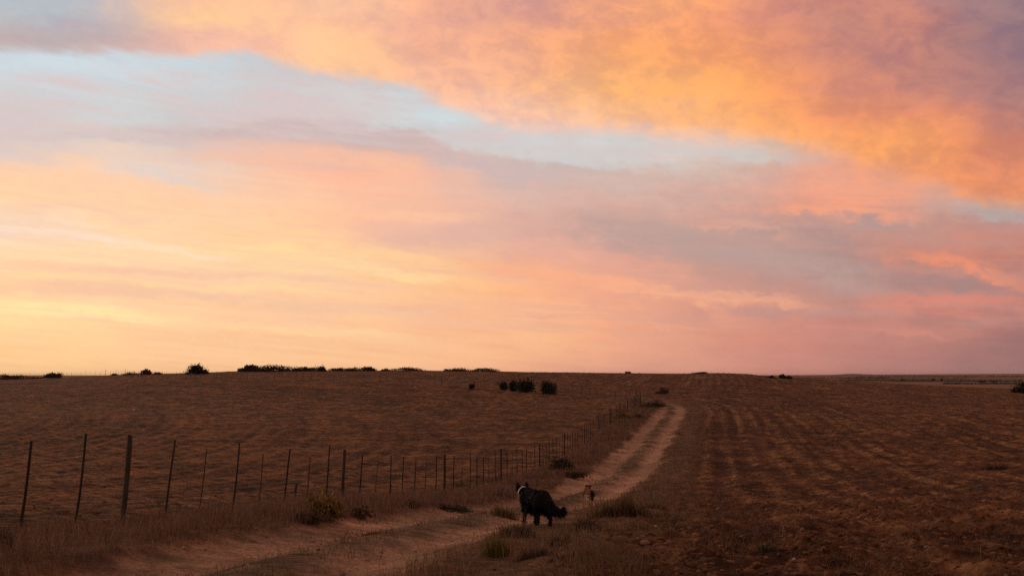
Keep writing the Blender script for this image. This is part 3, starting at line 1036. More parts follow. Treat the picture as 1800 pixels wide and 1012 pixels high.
# a short broken stake leaning on the fence by the yellow shrub, another further on
for yy, hh in ((22.35, 0.45), (28.9, 0.38)):
    x = FX0 + FSL * yy + 0.02
    o = link("dropper", DROPS[1], None, fence)
    z = hz(x, yy, False)
    o.location = (x - f0.x, yy - f0.y, z - f0.z)
    o.scale = (1.4, 1.4, hh)
    o.rotation_euler = (0, math.radians(4), 0.4)
for hw in (0.25, 0.48, 0.72, 0.96, 1.16):
    pts = []
    for (x, y_, z, lean) in tops:
        pts.append((x + math.sin(lean) * hw - f0.x, y_ - f0.y, z + hw * math.cos(lean) - f0.z))
    link("wire", py_mesh("wire", tube(pts, [0.0009] * len(pts), 4, True)), M_WIRE, fence)

# the cross fence along the top of the left field
route = [(FX0 + FSL * 131, 131.0)]
for px, py in ((1044, 696), (900, 687), (780, 680), (680, 674), (564, 669.5), (400, 666.5), (300, 664.5)):
    p = spot(px, py)
    route.append((p.x, p.y))
lx, ly = route[-1]
route += [(-0.40 * 246, 246.0), (-0.50 * 262, 262.0)]
c0 = Vector((route[4][0], route[4][1], 0)); c0.z = hz(c0.x, c0.y)
cross = tag(empty("wire_fence", c0), "distant cross fence of thin posts along the top of the left field", "fence")
segs = []
for (xa, ya), (xb, yb) in zip(route[:-1], route[1:]):
    L_ = math.hypot(xb - xa, yb - ya)
    segs.append((xa, ya, xb, yb, L_))
tot = sum(s[4] for s in segs)
s_ = 1.6
k = 0
cp = []
while s_ < tot:
    q = s_
    for xa, ya, xb, yb, L_ in segs:
        if q <= L_:
            x, y = xa + (xb - xa) * q / L_, ya + (yb - ya) * q / L_
            break
        q -= L_
    z = hz(x, y)
    me = POSTS[k % 3] if k % 9 == 0 else (DROPS[k % 4] if k % 3 else PALES[k % 3])
    o = link(me.name.split(".")[0], me, None, cross)
    o.location = (x - c0.x, y - c0.y, z - c0.z)
    o.rotation_euler = (math.radians(rd.uniform(-3, 3)), math.radians(rd.uniform(-3, 3)), 0)
    g = rd.uniform(0.85, 1.1)
    o.scale = (1, 1, g)
    cp.append((x, y, z))
    s_ += 1.7
    k += 1
for hw in (0.35, 0.75, 1.1):
    pts = [(x - c0.x, y - c0.y, z + hw - c0.z) for x, y, z in cp]
    link("wire", py_mesh("wire", tube(pts, [0.0016] * len(pts), 4, True)), M_WIRE, cross)

# ------------------------------------------------------------------ shrubs and tufts
def foliage(rx, ry, h, n, leaf, cols, wts, rng, dome=0.5, clumps=18, spread=0.34, upright=0.3, ball=False):
    """leaf faces in uneven clumps through a dome of the given half-widths and height"""
    cc = rng.normal(0, 1, (clumps, 3))
    cc /= np.linalg.norm(cc, axis=1)[:, None]
    cc[:, 2] = np.abs(cc[:, 2]) * 1.15 - 0.12
    cc *= (rng.uniform(0.25, 1.0, (clumps, 1)) ** 0.7)
    cc[:, 2] *= np.sqrt(np.clip(1.15 - 0.55 * (cc[:, 0] ** 2 + cc[:, 1] ** 2), 0.2, 1))
    if ball:
        cc = rng.normal(0, 1, (clumps, 3)); cc /= np.linalg.norm(cc, axis=1)[:, None]
        cc *= rng.uniform(0.4, 0.9, (clumps, 1)); cc[:, 2] = cc[:, 2] * 0.5 + 0.52
    csz = rng.uniform(0.6, 1.25, clumps) * spread
    i = rng.integers(0, clumps, n)
    P = cc[i] + rng.normal(0, 1, (n, 3)) * csz[i][:, None] * 0.62
    P[:, 2] = np.maximum(P[:, 2], 0.02)
    P = P * np.array([rx, ry, h * 0.86])
    nrm_ = rng.normal(0, 1, (n, 3)); nrm_ /= np.linalg.norm(nrm_, axis=1)[:, None]
    up = rng.normal(0, 1, (n, 3)); up[:, 2] += upright * 4; up /= np.linalg.norm(up, axis=1)[:, None]
    sd_ = np.cross(nrm_, up); sd_ /= np.linalg.norm(sd_, axis=1)[:, None] + 1e-6
    L = leaf * rng.uniform(0.6, 1.5, (n, 1))
    W = L * 0.42
    v = np.stack([P, P + up * L * 0.5 + sd_ * W, P + up * L, P + up * L * 0.5 - sd_ * W], 1).reshape(-1, 3)
    b = (np.arange(n) * 4)[:, None]
    F = np.concatenate([b + np.array([[0, 1, 2]]), b + np.array([[0, 2, 3]])], 1).reshape(-1, 3)
    ci = rng.choice(len(cols), n, p=np.array(wts) / sum(wts))
    tone = rng.uniform(0.7, 1.3, clumps)[i][:, None]
    col = np.repeat(np.array(cols)[ci] * tone * rng.uniform(0.8, 1.2, (n, 1)), 4, axis=0)
    return v, F, col, cc * np.array([rx, ry, h * 0.86])


OLIVE = [(0.040, 0.042, 0.020), (0.060, 0.052, 0.026), (0.030, 0.028, 0.016)]
BROWNISH = [(0.075, 0.048, 0.028), (0.055, 0.042, 0.022), (0.10, 0.06, 0.035)]
YELLOW = [(0.22, 0.145, 0.034), (0.16, 0.11, 0.03), (0.25, 0.14, 0.05)]


def shrub(name, label, cat, loc, rx, ry, h, n, leaf, cols, seed, group=None, clumps=18, spread=0.34, upright=0.3, twigs=10, ball=False):
    rng = np.random.default_rng(seed)
    root = tag(empty(name, loc), label, cat, group)
    v, F, col, cc = foliage(rx, ry, h, n, leaf, cols, (3, 2, 2)[:len(cols)], rng, clumps=clumps, spread=spread, upright=upright, ball=ball)
    link("foliage", np_mesh("foliage", v, F, col), M_LEAF, root)
    rd_ = random.Random(seed)
    lst = []
    r0 = 0.012 * max(1.0, h / 0.8)
    for q in cc[:twigs]:
        e_ = Vector(q) * rd_.uniform(0.9, 1.12)
        b_ = Vector((q[0] * 0.15, q[1] * 0.15, -0.12))
        m_ = b_.lerp(e_, 0.5) + Vector((rd_.uniform(-.1, .1) * rx, rd_.uniform(-.1, .1) * ry, 0.06 * h))
        lst.append(tube([b_, m_, e_], [r0 * 1.5, r0, r0 * 0.4], 5, False))
    link("stems", py_mesh("stems", join_vf(lst)), M_STEM, root)
    return root


def px_shrub(name, label, cat, px, py, wpx, hpx, n, leafk, cols, seed, depth=None, **kw):
    """a shrub rooted on the land where the photograph shows its foot"""
    if depth is None:
        p = spot(px, py)
    else:
        t = (px - 900.0) / F_PX
        p = Vector((t * depth, depth, hz(t * depth, depth)))
    s = p.y / F_PX
    w, h = wpx * s * 0.5, hpx * s
    return shrub(name, label, cat, p, w, w * 0.85, h, n, leafk * h, cols, seed, **kw)


SKY = "scrub along the skyline"
skyline = [
    # px, base row, width, height, depth, label
    (18, 664, 46, 9, 243, "low dark scrub on the skyline at the left edge of the view", BROWNISH, 0.16),
    (66, 664, 40, 3.5, 243, "flat hump of scrub on the skyline left of the twiggy bush", BROWNISH, 0.25),
    (97, 662, 30, 8.5, 242, "ragged twiggy bush on the far left skyline", BROWNISH, 0.24),
    (205, 658, 14, 3.5, 241, "tiny tuft on the skyline among the thin far fence posts", BROWNISH, 0.25),
    (232, 657, 26, 5, 240, "low scrub on the skyline left of the small upright bush", BROWNISH, 0.22),
    (259, 656, 16, 10, 238, "small upright bush on the skyline left of the round bush", BROWNISH, 0.2),
    (279, 656, 15, 5, 238, "little scrub right beside the small upright skyline bush", BROWNISH, 0.22),
    (348, 653, 31, 17, 226, "round dense bush standing alone on the left skyline", OLIVE, 0.13),
    (438, 650, 30, 11, 236, "spiky bush at the left end of the long skyline mound", BROWNISH, 0.22),
    (488, 650.5, 76, 13, 236, "long dome of dark scrub, largest clump on the skyline", OLIVE, 0.13),
    (541, 650.5, 40, 8, 237, "low scrub right of the long dome on the skyline", OLIVE, 0.18),
    (566, 650, 15, 9.5, 236, "small peaked bush on the skyline right of the long dome", OLIVE, 0.2),
    (594, 650.5, 24, 7, 238, "rounded low bush on the skyline right of the peaked bush", OLIVE, 0.18),
    (622, 651, 34, 6.5, 238, "left half of the flat dark hedge of scrub on the skyline", OLIVE, 0.2),
    (650, 651, 28, 7.5, 238, "right half of the flat dark hedge of scrub on the skyline", OLIVE, 0.22),
    (678, 651.5, 14, 5, 239, "small scrub just right of the flat dark skyline hedge", BROWNISH, 0.24),
    (715, 652, 62, 6.5, 239, "wide flat grassy scrub in the middle of the skyline", BROWNISH, 0.2),
    (785, 652, 12, 4, 239, "tiny bush left of the two low grassy humps on the skyline", BROWNISH, 0.24),
    (806, 652.5, 40, 6, 239, "first low grassy hump on the skyline above the field bushes", BROWNISH, 0.2),
    (853, 653, 48, 6.5, 239, "second low grassy hump on the skyline above the field bushes", BROWNISH, 0.2),
    (1103, 656, 8, 3.5, 240, "tiny lone tuft on the skyline above the end of the fence", BROWNISH, 0.3),
    (1232, 657, 26, 3.5, 240, "faint low scrub on the skyline above the bend of the track", BROWNISH, 0.3),
    (1354, 664, 14, 5, 236, "flat little bush, left one of three on the right skyline", OLIVE, 0.22),
    (1372, 663.5, 12, 9, 238, "round little bush, middle one of three on the right skyline", OLIVE, 0.2),
    (1385, 664, 11, 6.5, 238, "small bush, right one of three on the right skyline", OLIVE, 0.22),
    (1796, 681, 30, 19, 225, "big dark bush at the right edge of the view below the far plain", OLIVE, 0.14),
]
for i, (px, py, w, h, dep, lab, cols, leaf) in enumerate(skyline):
    n = int(min(4500, 600 + w * h * 4.5))
    px_shrub("shrub", lab, "shrub", px, py, w * 1.15, h * 0.92, n, leaf, cols, 300 + i, depth=dep, group=SKY, clumps=14 + int(w / 3), spread=0.3,
             upright=0.55 if cols is BROWNISH else 0.3, twigs=6)
FB = "bushes in the left field"
for i, (px, py, w, h, lab) in enumerate([
        (829, 684, 10, 9, "smallest bush, standing apart at the left of the field bushes"),
        (885, 685, 13, 12, "small round bush left of the two joined field bushes"),
        (903, 687, 16, 17, "bush touching the left side of the largest field bush"),
        (925, 689, 32, 21, "largest round dark bush of the row in the field"),
        (964, 692, 28, 19, "rightmost field bush, flat topped, right of the largest one")]):
    px_shrub("bush", lab, "bush", px, py, w, h * 1.0, 1900, 0.12, OLIVE, 360 + i, group=FB, clumps=16, spread=0.40, upright=0.7, twigs=8, ball=True)
VS = "shrubs along the verge"
verge_things = [
    (568, 910, 70, 46, 1300, 0.12, YELLOW, "yellow green shrub in front of the thick post by the fence"),
    (545, 918, 70, 20, 600, 0.2, [(0.10, 0.06, 0.038), (0.07, 0.045, 0.03), (0.13, 0.08, 0.05)], "dark low shrub at the foot of the yellow green shrub"),
    (632, 910, 56, 22, 420, 0.2, [(0.13, 0.075, 0.045), (0.09, 0.055, 0.035), (0.17, 0.10, 0.06)], "brown shrub right of the thick post behind the yellow shrub"),
    (780, 896, 34, 10, 420, 0.22, OLIVE, "left of two low dark green plants on the verge before the dogs"),
    (806, 900, 46, 10, 520, 0.22, [(0.045, 0.055, 0.02), (0.06, 0.06, 0.024), (0.03, 0.035, 0.015)], "right of two low dark green plants on the verge before the dogs"),
    (728, 893, 22, 14, 260, 0.22, [(0.12, 0.09, 0.04), (0.09, 0.075, 0.035), (0.15, 0.095, 0.05)], "small green sprig in the verge grass below the fence"),
    (985, 826, 42, 20, 900, 0.16, BROWNISH, "dark shrub on the verge halfway along the fence"),
    (1003, 838, 70, 14, 800, 0.2, BROWNISH, "low spreading scrub on the verge beside the pale track"),
    (1098, 735, 30, 10, 800, 0.2, YELLOW, "yellowish bush on the verge near the far end of the track"),
    (1122, 735, 20, 7, 400, 0.22, OLIVE, "small dark bush right of the far yellowish bush"),
    (1150, 716, 42, 12, 700, 0.18, BROWNISH, "brown scrub left of the far bend of the track"),
    (1165, 692, 26, 10, 600, 0.18, BROWNISH, "dark scrub just beyond the far bend of the track"),
]
for i, (px, py, w, h, n, leaf, cols, lab) in enumerate(verge_things):
    px_shrub("shrub", lab, "shrub", px, py, w, h, n, leaf, cols, 400 + i, group=VS, clumps=22, spread=0.36, upright=0.7, twigs=10)


def tuft(label, px, py, wpx, hpx, n, cols, seed, group="grass tufts by the track", droop=0.6, name="grass_tuft", cat="grass tuft"):
    rng = np.random.default_rng(seed)
    p = spot(px, py)
    s = p.y / F_PX
    w, h = wpx * s * 0.5, hpx * s
    k_ = 9
    sub = np.clip(rng.normal(0, 0.36, (k_, 2)), -0.5, 0.5); sh = rng.uniform(0.35, 1.1, k_)
    j = rng.integers(0, k_, n)
    q = sub[j] + rng.normal(0, 0.2, (n, 2))
    r = np.minimum(np.hypot(q[:, 0], q[:, 1]), 1.6)
    th = np.arctan2(q[:, 1], q[:, 0]) + rng.normal(0, 0.9, n)
    bx, by = q[:, 0] * w, q[:, 1] * w * 0.9
    H = h * rng.uniform(0.25, 1.1, n) ** 1.3 * sh[j] * (1.05 - 0.4 * np.minimum(r, 1.4))
    out = np.stack([np.cos(th), np.sin(th)], 1) * (droop * H * rng.uniform(0.1, 0.9, n))[:, None]
    gz = height(p.x + bx, p.y + by) - p.z
    P = np.stack([bx, by, gz - 0.02], 1)
    tip = P + np.stack([out[:, 0], out[:, 1], H], 1)
    mid = P + np.stack([out[:, 0] * 0.3, out[:, 1] * 0.3, H * 0.6], 1)
    ph = rng.uniform(0, np.pi, n)
    side = np.stack([np.cos(ph), np.sin(ph), np.zeros(n)], 1) * (rng.uniform(0.004, 0.009, (n, 1)) * max(1, p.y / 16))
    v = np.stack([P - side, P + side, mid - side * .7, mid + side * .7, tip], 1).reshape(-1, 3)
    b = (np.arange(n) * 5)[:, None]
    F = np.concatenate([b + np.array([[0, 1, 3]]), b + np.array([[0, 3, 2]]), b + np.array([[2, 3, 4]])], 1).reshape(-1, 3)
    ci = rng.integers(0, len(cols), n)
    col = np.repeat(np.array(cols)[ci] * rng.uniform(0.7, 1.3, (n, 1)), 5, axis=0)
    return tag(link(name, np_mesh(name, v, F, col), M_GRASS, None, p), label, cat, group)


GREENISH = [(0.15, 0.095, 0.038), (0.115, 0.08, 0.03), (0.19, 0.105, 0.05), (0.11, 0.065, 0.032)]
DARKT = [(0.08, 0.046, 0.028), (0.115, 0.062, 0.036), (0.055, 0.04, 0.022)]
tuft("pale green grass clump left of the black dog on the track edge", 886, 908, 56, 28, 520, [(0.17, 0.12, 0.045), (0.13, 0.095, 0.036), (0.22, 0.13, 0.065)], 501)
tuft("yellow green weed clump in the bottom middle, nearer than the black dog", 874, 976, 84, 40, 620, [(0.21, 0.155, 0.036), (0.15, 0.115, 0.034), (0.19, 0.11, 0.05)], 502, droop=0.5)
tuft("dry brown grass clump around the front feet of the black dog", 905, 945, 86, 40, 1000, [(0.15, 0.085, 0.055), (0.11, 0.065, 0.045), (0.20, 0.12, 0.07)], 503)
tuft("very dark bushy tuft on the bank right of the black dog", 1030, 936, 74, 32, 620, DARKT, 504, droop=0.8)
tuft("olive grass tuft at the right track edge nearest the brown dog", 1056, 914, 76, 34, 560, GREENISH, 505)
tuft("tall olive grass tuft on the bank right of the brown dog", 1090, 914, 66, 44, 520, GREENISH, 506, droop=0.45)
tuft("dark tuft at the right end of the bank of tufts", 1120, 914, 70, 34, 480, DARKT + GREENISH, 507, droop=0.7)
tuft("spreading green weed low on the bank behind the dark tuft", 1150, 898, 54, 20, 700, GREENISH, 508, droop=1.2)
tuft("single green weed tuft in the ploughed field at bottom right", 1352, 978, 56, 22, 420, [(0.055, 0.065, 0.025), (0.07, 0.07, 0.03), (0.09, 0.075, 0.04)], 509, droop=1.1)
tuft("dark brown tuft low on the bank under the black dog's tail", 985, 962, 70, 26, 600, DARKT + [(0.12, 0.07, 0.045)], 510, droop=1.0)
tuft("short dead clump right of the yellow green weeds", 935, 985, 80, 24, 600, [(0.15, 0.085, 0.05), (0.09, 0.055, 0.035)], 511, droop=1.0)
tuft("green tuft on the left rut edge under the verge shrubs", 655, 938, 44, 10, 380, GREENISH, 512, droop=1.2)
tuft("dark grass clump at the left edge of the view below the fence", 4, 965, 40, 50, 700, DARKT, 513, droop=0.5)
tuft("dark flattened tuft in the ploughed field at middle right", 1745, 826, 70, 12, 500, DARKT, 516, droop=1.5)
tuft("dry pale stalks in the furrows right of the bank", 1195, 925, 60, 24, 220, [(0.26, 0.16, 0.09), (0.20, 0.12, 0.07)], 517, droop=0.7)
# single larger stones



def stone(label, px, py, wpx, col, seed):
    rng = np.random.default_rng(seed)
    p = spot(px, py)
    s = wpx * p.y / F_PX * 0.5
    bm = bmesh.new()
    bmesh.ops.create_icosphere(bm, subdivisions=2, radius=1.0)
    v = np.array([q.co[:] for q in bm.verts])
    f = np.array([[q.index for q in fc.verts] for fc in bm.faces])
    bm.free()
    for _ in range(6):                       # knock flat facets off a ball
        nn = rng.normal(0, 1, 3); nn /= np.linalg.norm(nn)
        dd = v @ nn
        v = v - np.maximum(dd - rng.uniform(0.5, 0.85), 0)[:, None] * nn
    v = v * np.array([1.0, rng.uniform(0.7, 1.0), rng.uniform(0.5, 0.75)]) * s
    v = v * (1 + 0.05 * rng.normal(0, 1, (len(v), 1)))
    cols = np.tile(np.array(col), (len(v), 1)) * rng.uniform(0.85, 1.15, (len(v), 1))
    p = p + Vector((0, 0, s * 0.25))
    tag(link("stone", np_mesh("stone", v, f, cols), M_CLOD, None, p), label, "stone", "stones lying in the ploughed field")


stone("flat reddish stone right of the bank, left of a pair", 1134, 962, 20, (0.27, 0.14, 0.09), 601)
stone("rounded pale stone right of the bank, right of a pair", 1174, 965, 15, (0.30, 0.18, 0.12), 602)
stone("small white stone in the furrows above the stone pair", 1152, 929, 8, (0.55, 0.42, 0.34), 603)
stone("brown stone near the bottom edge below the bank", 1052, 990, 17, (0.22, 0.13, 0.09), 604)
stone("pale grey stone beside the green weed tuft at bottom right", 1396, 985, 9, (0.5, 0.4, 0.35), 605)
stone("small tan stone near the bottom right corner", 1630, 985, 9, (0.42, 0.26, 0.15), 606)
stone("tiny white stone far out in the left field", 236, 722, 6, (0.6, 0.5, 0.42), 607)
stone("reddish clod on the bottom edge below the stone pair", 1140, 980, 15, (0.23, 0.12, 0.08), 608)

# ------------------------------------------------------------------ dogs
def ell(center, rad, seg=14, rot=None):
    bm = bmesh.new()
    bmesh.ops.create_uvsphere(bm, u_segments=seg, v_segments=10, radius=1.0)
    v = []
    for q in bm.verts:
        c_ = Vector((q.co.x * rad[0], q.co.y * rad[1], q.co.z * rad[2]))
        if rot is not None:
            c_ = rot @ c_
        v.append(tuple(c_ + Vector(center)))
    f = [tuple(q.index for q in fc.verts) for fc in bm.faces]
    bm.free()
    return v, f


def limb(pts, rad, seg=12):
    """rounded chain: tube plus a ball at every joint"""
    lst = [tube(pts, rad, seg, True)]
    for p, r in zip(pts, rad):
        lst.append(ell(p, (r, r, r), 12))
    return lst


def dog(name, label, loc, heading, scale, pose, mats, fur_len, fur_cols, seed, collar=None):
    root = tag(empty(name, loc), label, "dog")
    root.rotation_euler = (0, 0, heading)
    root.scale = (scale,) * 3
    P = pose
    g = P.get('fat', 1.0)
    lst = [ell((0, .16, .395), (.118 * g, .21, .135 * g)), ell((0, -.05, .415), (.108 * g, .22, .112 * g)),
           ell((0, -.23, .425), (.120 * g, .16, .124 * g)), ell((0, .30, .40), (.105 * g, .13, .125 * g)),
           ell((0, .22, .45), (.085 * g, .15, .085 * g))]
    lst += limb([(0, .28, .44), tuple(P['neck']), tuple(P['head'])], [.115, .092, .068])
    hx, hy, hzz = P['head']
    tilt = Matrix.Rotation(P.get('nod', -0.1), 3, 'X') @ Matrix.Rotation(P.get('turn', 0.0), 3, 'Z')
    H = lambda a: tuple(Vector(P['head']) + Matrix.Rotation(P.get('turn', 0.0), 3, 'Z') @ (Matrix.Rotation(P.get('nod', -0.1), 3, 'X') @ Vector(a)))
    lst.append(ell(H((0, .02, .0)), (.072, .092, .066)))
    lst += limb([H((0, .07, -.012)), H((0, .15, -.03)), H((0, .185, -.034))], [.048, .034, .026])
    for s in (-1, 1):
        lst.append(ell(H((s * .045, .035, -.02)), (.032, .05, .035)))
        e0, e1, e2 = H((s * .050, -.012, .02)), H((s * .066, -.02, .085)), H((s * .082, -.018, P.get('ear', .135)))
        lst += [tube([e0, e1, e2], [.056, .045, .005], 10, True)]
    for s, leg in zip((-1, 1, -1, 1), P['legs']):
        lst += limb([tuple(Vector((s * abs(q[0]), q[1], q[2]))) for q, r in leg], [r for q, r in leg])
    tail = P['tail']
    lst += limb([q for q, r in tail], [r for q, r in tail])
    me = py_mesh("body", join_vf(lst))
    body = link("body", me, None, root)
    rm = body.modifiers.new("remesh", 'REMESH')
    rm.mode = 'VOXEL'
    rm.voxel_size = 0.011
    smo = body.modifiers.new("smooth", 'SMOOTH')
    smo.iterations = 5
    smo.factor = 0.6
    bpy.context.view_layer.update()
    dg = bpy.context.evaluated_depsgraph_get()
    ev = body.evaluated_get(dg)
    me2 = bpy.data.meshes.new_from_object(ev, depsgraph=dg)
    body.modifiers.clear()
    body.data = me2
    me2.name = "body"
    me2.materials.clear()
    me2.materials.append(mats['body'])
    me2.polygons.foreach_set("use_smooth", [True] * len(me2.polygons))
    # coat colours go on the vertices, the brown dog's painted flank shade too
    nv = len(me2.vertices)
    co = np.empty(nv * 3, dtype=np.float32); me2.vertices.foreach_get("co", co); co = co.reshape(-1, 3)
    no = np.empty(nv * 3, dtype=np.float32); me2.vertices.foreach_get("normal", no); no = no.reshape(-1, 3)
    base = fur_cols(co)
    at = me2.color_attributes.new("alb", 'FLOAT_COLOR', 'POINT')
    c4 = np.ones((nv, 4), dtype=np.float32); c4[:, :3] = base
    at.data.foreach_set("color", c4.ravel())
    # coat of hair locks
    rng = np.random.default_rng(seed)
    n = 11000
    i = rng.integers(0, nv, n)
    p, nn = co[i], no[i]
    ln = fur_len(p) * rng.uniform(0.5, 1.3, n)
    flow = np.tile(np.array([0, -1.0, -0.75]), (n, 1)) + rng.normal(0, .28, (n, 3))
    tl = np.array(tail[0][0])
    on_tail = p[:, 1] < tl[1] - .03
    d_ = np.array(tail[-1][0]) - tl
    flow[on_tail] = d_ / np.linalg.norm(d_) * 0.9 + np.array([0, -0.1, -0.55]) * (1 if d_[2] < 0.1 else 0.1) + rng.normal(0, .3, (on_tail.sum(), 3))
    tang = flow - (flow * nn).sum(1)[:, None] * nn
    tang /= np.linalg.norm(tang, axis=1)[:, None] + 1e-6
    dirv = tang * 0.85 + nn * rng.uniform(0.2, 0.6, (n, 1))
    dirv /= np.linalg.norm(dirv, axis=1)[:, None]
    sd_ = np.cross(dirv, nn); sd_ /= np.linalg.norm(sd_, axis=1)[:, None] + 1e-6
    w = rng.uniform(0.003, 0.007, (n, 1))
    tip = p + dirv * ln[:, None] + np.array([0, 0, -0.25]) * (ln ** 1)[:, None]
    v = np.stack([p - nn * .004 - sd_ * w, p - nn * .004 + sd_ * w, tip], 1).reshape(-1, 3)
    F = np.arange(n * 3).reshape(-1, 3)
    col = np.repeat(base[i] * rng.uniform(0.6, 1.5, (n, 1)), 3, axis=0)
    link("fur", np_mesh("fur", v, F, col), mats['fur'], root)
    # eyes, nose
    for s in (-1, 1):
        link("eye", py_mesh("eye", ell(H((s * .034, .088, .018)), (.010, .008, .010), 8), True), mats['eye'], root)
    link("nose", py_mesh("nose", ell(H((0, .205, -.026)), (.017, .012, .013), 10), True), mats['eye'], root)
    if collar:
        cpt, axis, r, wd, mat = collar
        axis = Vector(axis).normalized()
        q = axis.to_track_quat('Z', 'Y').to_matrix()
        V_, F_ = [], []
        N = 28
        prof = [(-wd, 0.0), (wd, 0.0), (wd, 0.006), (-wd, 0.006)]
        for k_ in range(N):
            a_ = 2 * math.pi * k_ / N
            for (zz, rr) in prof:
                V_.append(tuple(Vector(cpt) + q @ Vector((math.cos(a_) * (r + rr), math.sin(a_) * (r + rr) * 1.05, zz))))
        for k_ in range(N):
            k2 = (k_ + 1) % N
            for j in range(4):
                j2 = (j + 1) % 4
                F_.append((k_ * 4 + j, k2 * 4 + j, k2 * 4 + j2, k_ * 4 + j2))
        link("collar", py_mesh("collar", (V_, F_)), mat, root)
    return root


def front_leg(fwd, lift=0.0, spread=.075):
    return [((spread, .20, .34), .062), ((spread + .008, .17 + fwd * .3, .245), .045), ((spread + .004, .20 + fwd * .75, .13 + lift * .6), .030),
            ((spread, .20 + fwd, .032 + lift), .026), ((spread, .235 + fwd, .022 + lift), .026)]


def hind_leg(fwd, lift=0.0, spread=.075):
    return [((spread, -.25, .38), .098), ((spread + .012, -.18 + fwd * .4, .255), .064), ((spread + .006, -.335 + fwd * .8, .145 + lift), .031),
            ((spread, -.315 + fwd, .034 + lift), .026), ((spread, -.275 + fwd, .022 + lift * .8), .027)]


M_EYE = m_plain("wet_black", (0.01, 0.008, 0.007), 0.15)
M_COLLAR = m_plain("white_collar", (0.85, 0.78, 0.70), 0.5)
M_DOGFUR = m_attr("dog_coat", 0.7)
mats = {'body': M_DOGFUR, 'fur': M_DOGFUR, 'eye': M_EYE}

black_pose = {
    'neck': (-.02, .385, .475), 'head': (-.04, .455, .49), 'nod': 0.0, 'turn': math.radians(-20), 'ear': .155,
    'legs': [front_leg(.07), front_leg(-.03), hind_leg(.08), hind_leg(-.05)], 'fat': 1.17,
    'tail': [((0, -.33, .45), .07), ((.03, -.40, .385), .070), ((.075, -.45, .32), .066), ((.13, -.485, .275), .058), ((.19, -.50, .265), .048), ((.24, -.50, .295), .034), ((.255, -.49, .325), .018)],
}


def black_cols(p):
    return np.tile(np.array([0.0075, 0.0055, 0.005]), (len(p), 1))


def black_len(p):
    ln = np.full(len(p), 0.055)
    ln[(p[:, 2] < 0.36) & (p[:, 2] > .22)] = 0.085      # belly and trousers
    ln[p[:, 1] < -.40] = 0.085                            # tail plume
    ln[(p[:, 1] > .18) & (p[:, 1] < .42) & (p[:, 2] < .5)] = 0.075   # chest
    ln[p[:, 1] > .42] = 0.016
    ln[p[:, 2] < .2] = 0.022
    return ln


p = spot(948, 924)
dog("dog", "black long haired dog with pricked ears and white collar standing on the grassy bank", p + Vector((-0.05, 0.06, 0.0)), math.radians(23), 0.90,
    black_pose, mats, black_len, black_cols, 71, ((-.045, .385, .478), (-.06, 1, .30), .090, .008, M_COLLAR))

brown_pose = {
    'neck': (.03, .36, .49), 'head': (.05, .43, .53), 'nod': -0.1, 'turn': 0.0, 'ear': .10, 'fat': 1.12,
    'legs': [front_leg(.14, .05), front_leg(-.10), hind_leg(-.02, .05, .07), hind_leg(.10, 0.0, .06)],
    'tail': [((.01, -.36, .44), .048), ((.03, -.42, .38), .052), ((.045, -.45, .31), .052), ((.05, -.46, .25), .036)],
}


def brown_cols(p):
    c_ = np.tile(np.array([0.34, 0.145, 0.058]), (len(p), 1))
    c_[(p[:, 0] > .07)] = (0.11, 0.048, 0.022)  # right flank darker: light from the left painted into the coat
    c_[(np.abs(p[:, 0] - .04) < .05) & (p[:, 1] < -.34)] = (0.03, 0.015, 0.011)
    c_[(p[:, 2] > .56)] = (0.09, 0.04, 0.02)
    c_[(p[:, 2] < .40) & (p[:, 1] < -.10) & (p[:, 0] < .025) & (p[:, 1] > -.42)] = (0.86, 0.70, 0.54)
    c_[(p[:, 2] < .20)] = (0.66, 0.48, 0.36)
    return c_


def brown_len(p):
    ln = np.full(len(p), 0.035)
    ln[(p[:, 2] < 0.42) & (p[:, 2] > .22) & (p[:, 1] < -.15)] = 0.06
    ln[(p[:, 1] < -.38)] = 0.05
    ln[p[:, 1] > .4] = 0.014
    ln[p[:, 2] < .2] = 0.015
    return ln


p = spot(1035, 886)
dog("dog", "brown dog with white hindquarters trotting away along the right wheel rut", p, math.radians(5), 0.92,
    brown_pose, mats, brown_len, brown_cols, 72)

# ------------------------------------------------------------------ far plain: trees, hedges, pole, hill
def far_xy(px, depth):
    t = (px - 900.0) / F_PX
    return t * depth, depth


M_FARLEAF = M_LEAF
for i, (px, dep, hm, wm, lab) in enumerate([
        (1638, 2300, 9, 9, "tallest lone tree on the far plain at the right horizon"),
        (1652, 2350, 6, 8, "smaller far tree right of the tallest lone tree"),
        (1450, 900, 5, 5, "small tree on the plain just over the right skyline"),
        (1722, 1900, 7, 16, "left clump of the dark tree row on the far plain"),
        (1742, 1950, 6, 14, "right clump of the dark tree row on the far plain"),
        (1583, 3000, 6, 9, "small far tree left of the tallest lone tree")]):
    x, y = far_xy(px, dep)
    z = hz(x, y)
    rng = np.random.default_rng(700 + i)
    root = tag(empty("tree", (x, y, z)), lab, "tree", "trees on the far plain")
    v, F, col, cc = foliage(wm * .5, wm * .5, hm * .8, 420, 1.1, OLIVE, (3, 2, 2), rng, clumps=14, spread=0.36)
    v = v + np.array([0, 0, hm * .22])
    link("crown", np_mesh("crown", v, F, col), M_LEAF, root)
    link("trunk", py_mesh("trunk", tube([(0, 0, -.5), (0.1, 0, hm * .25), (0, 0, hm * .6)], [.3, .24, .1], 7)), M_STEM, root)

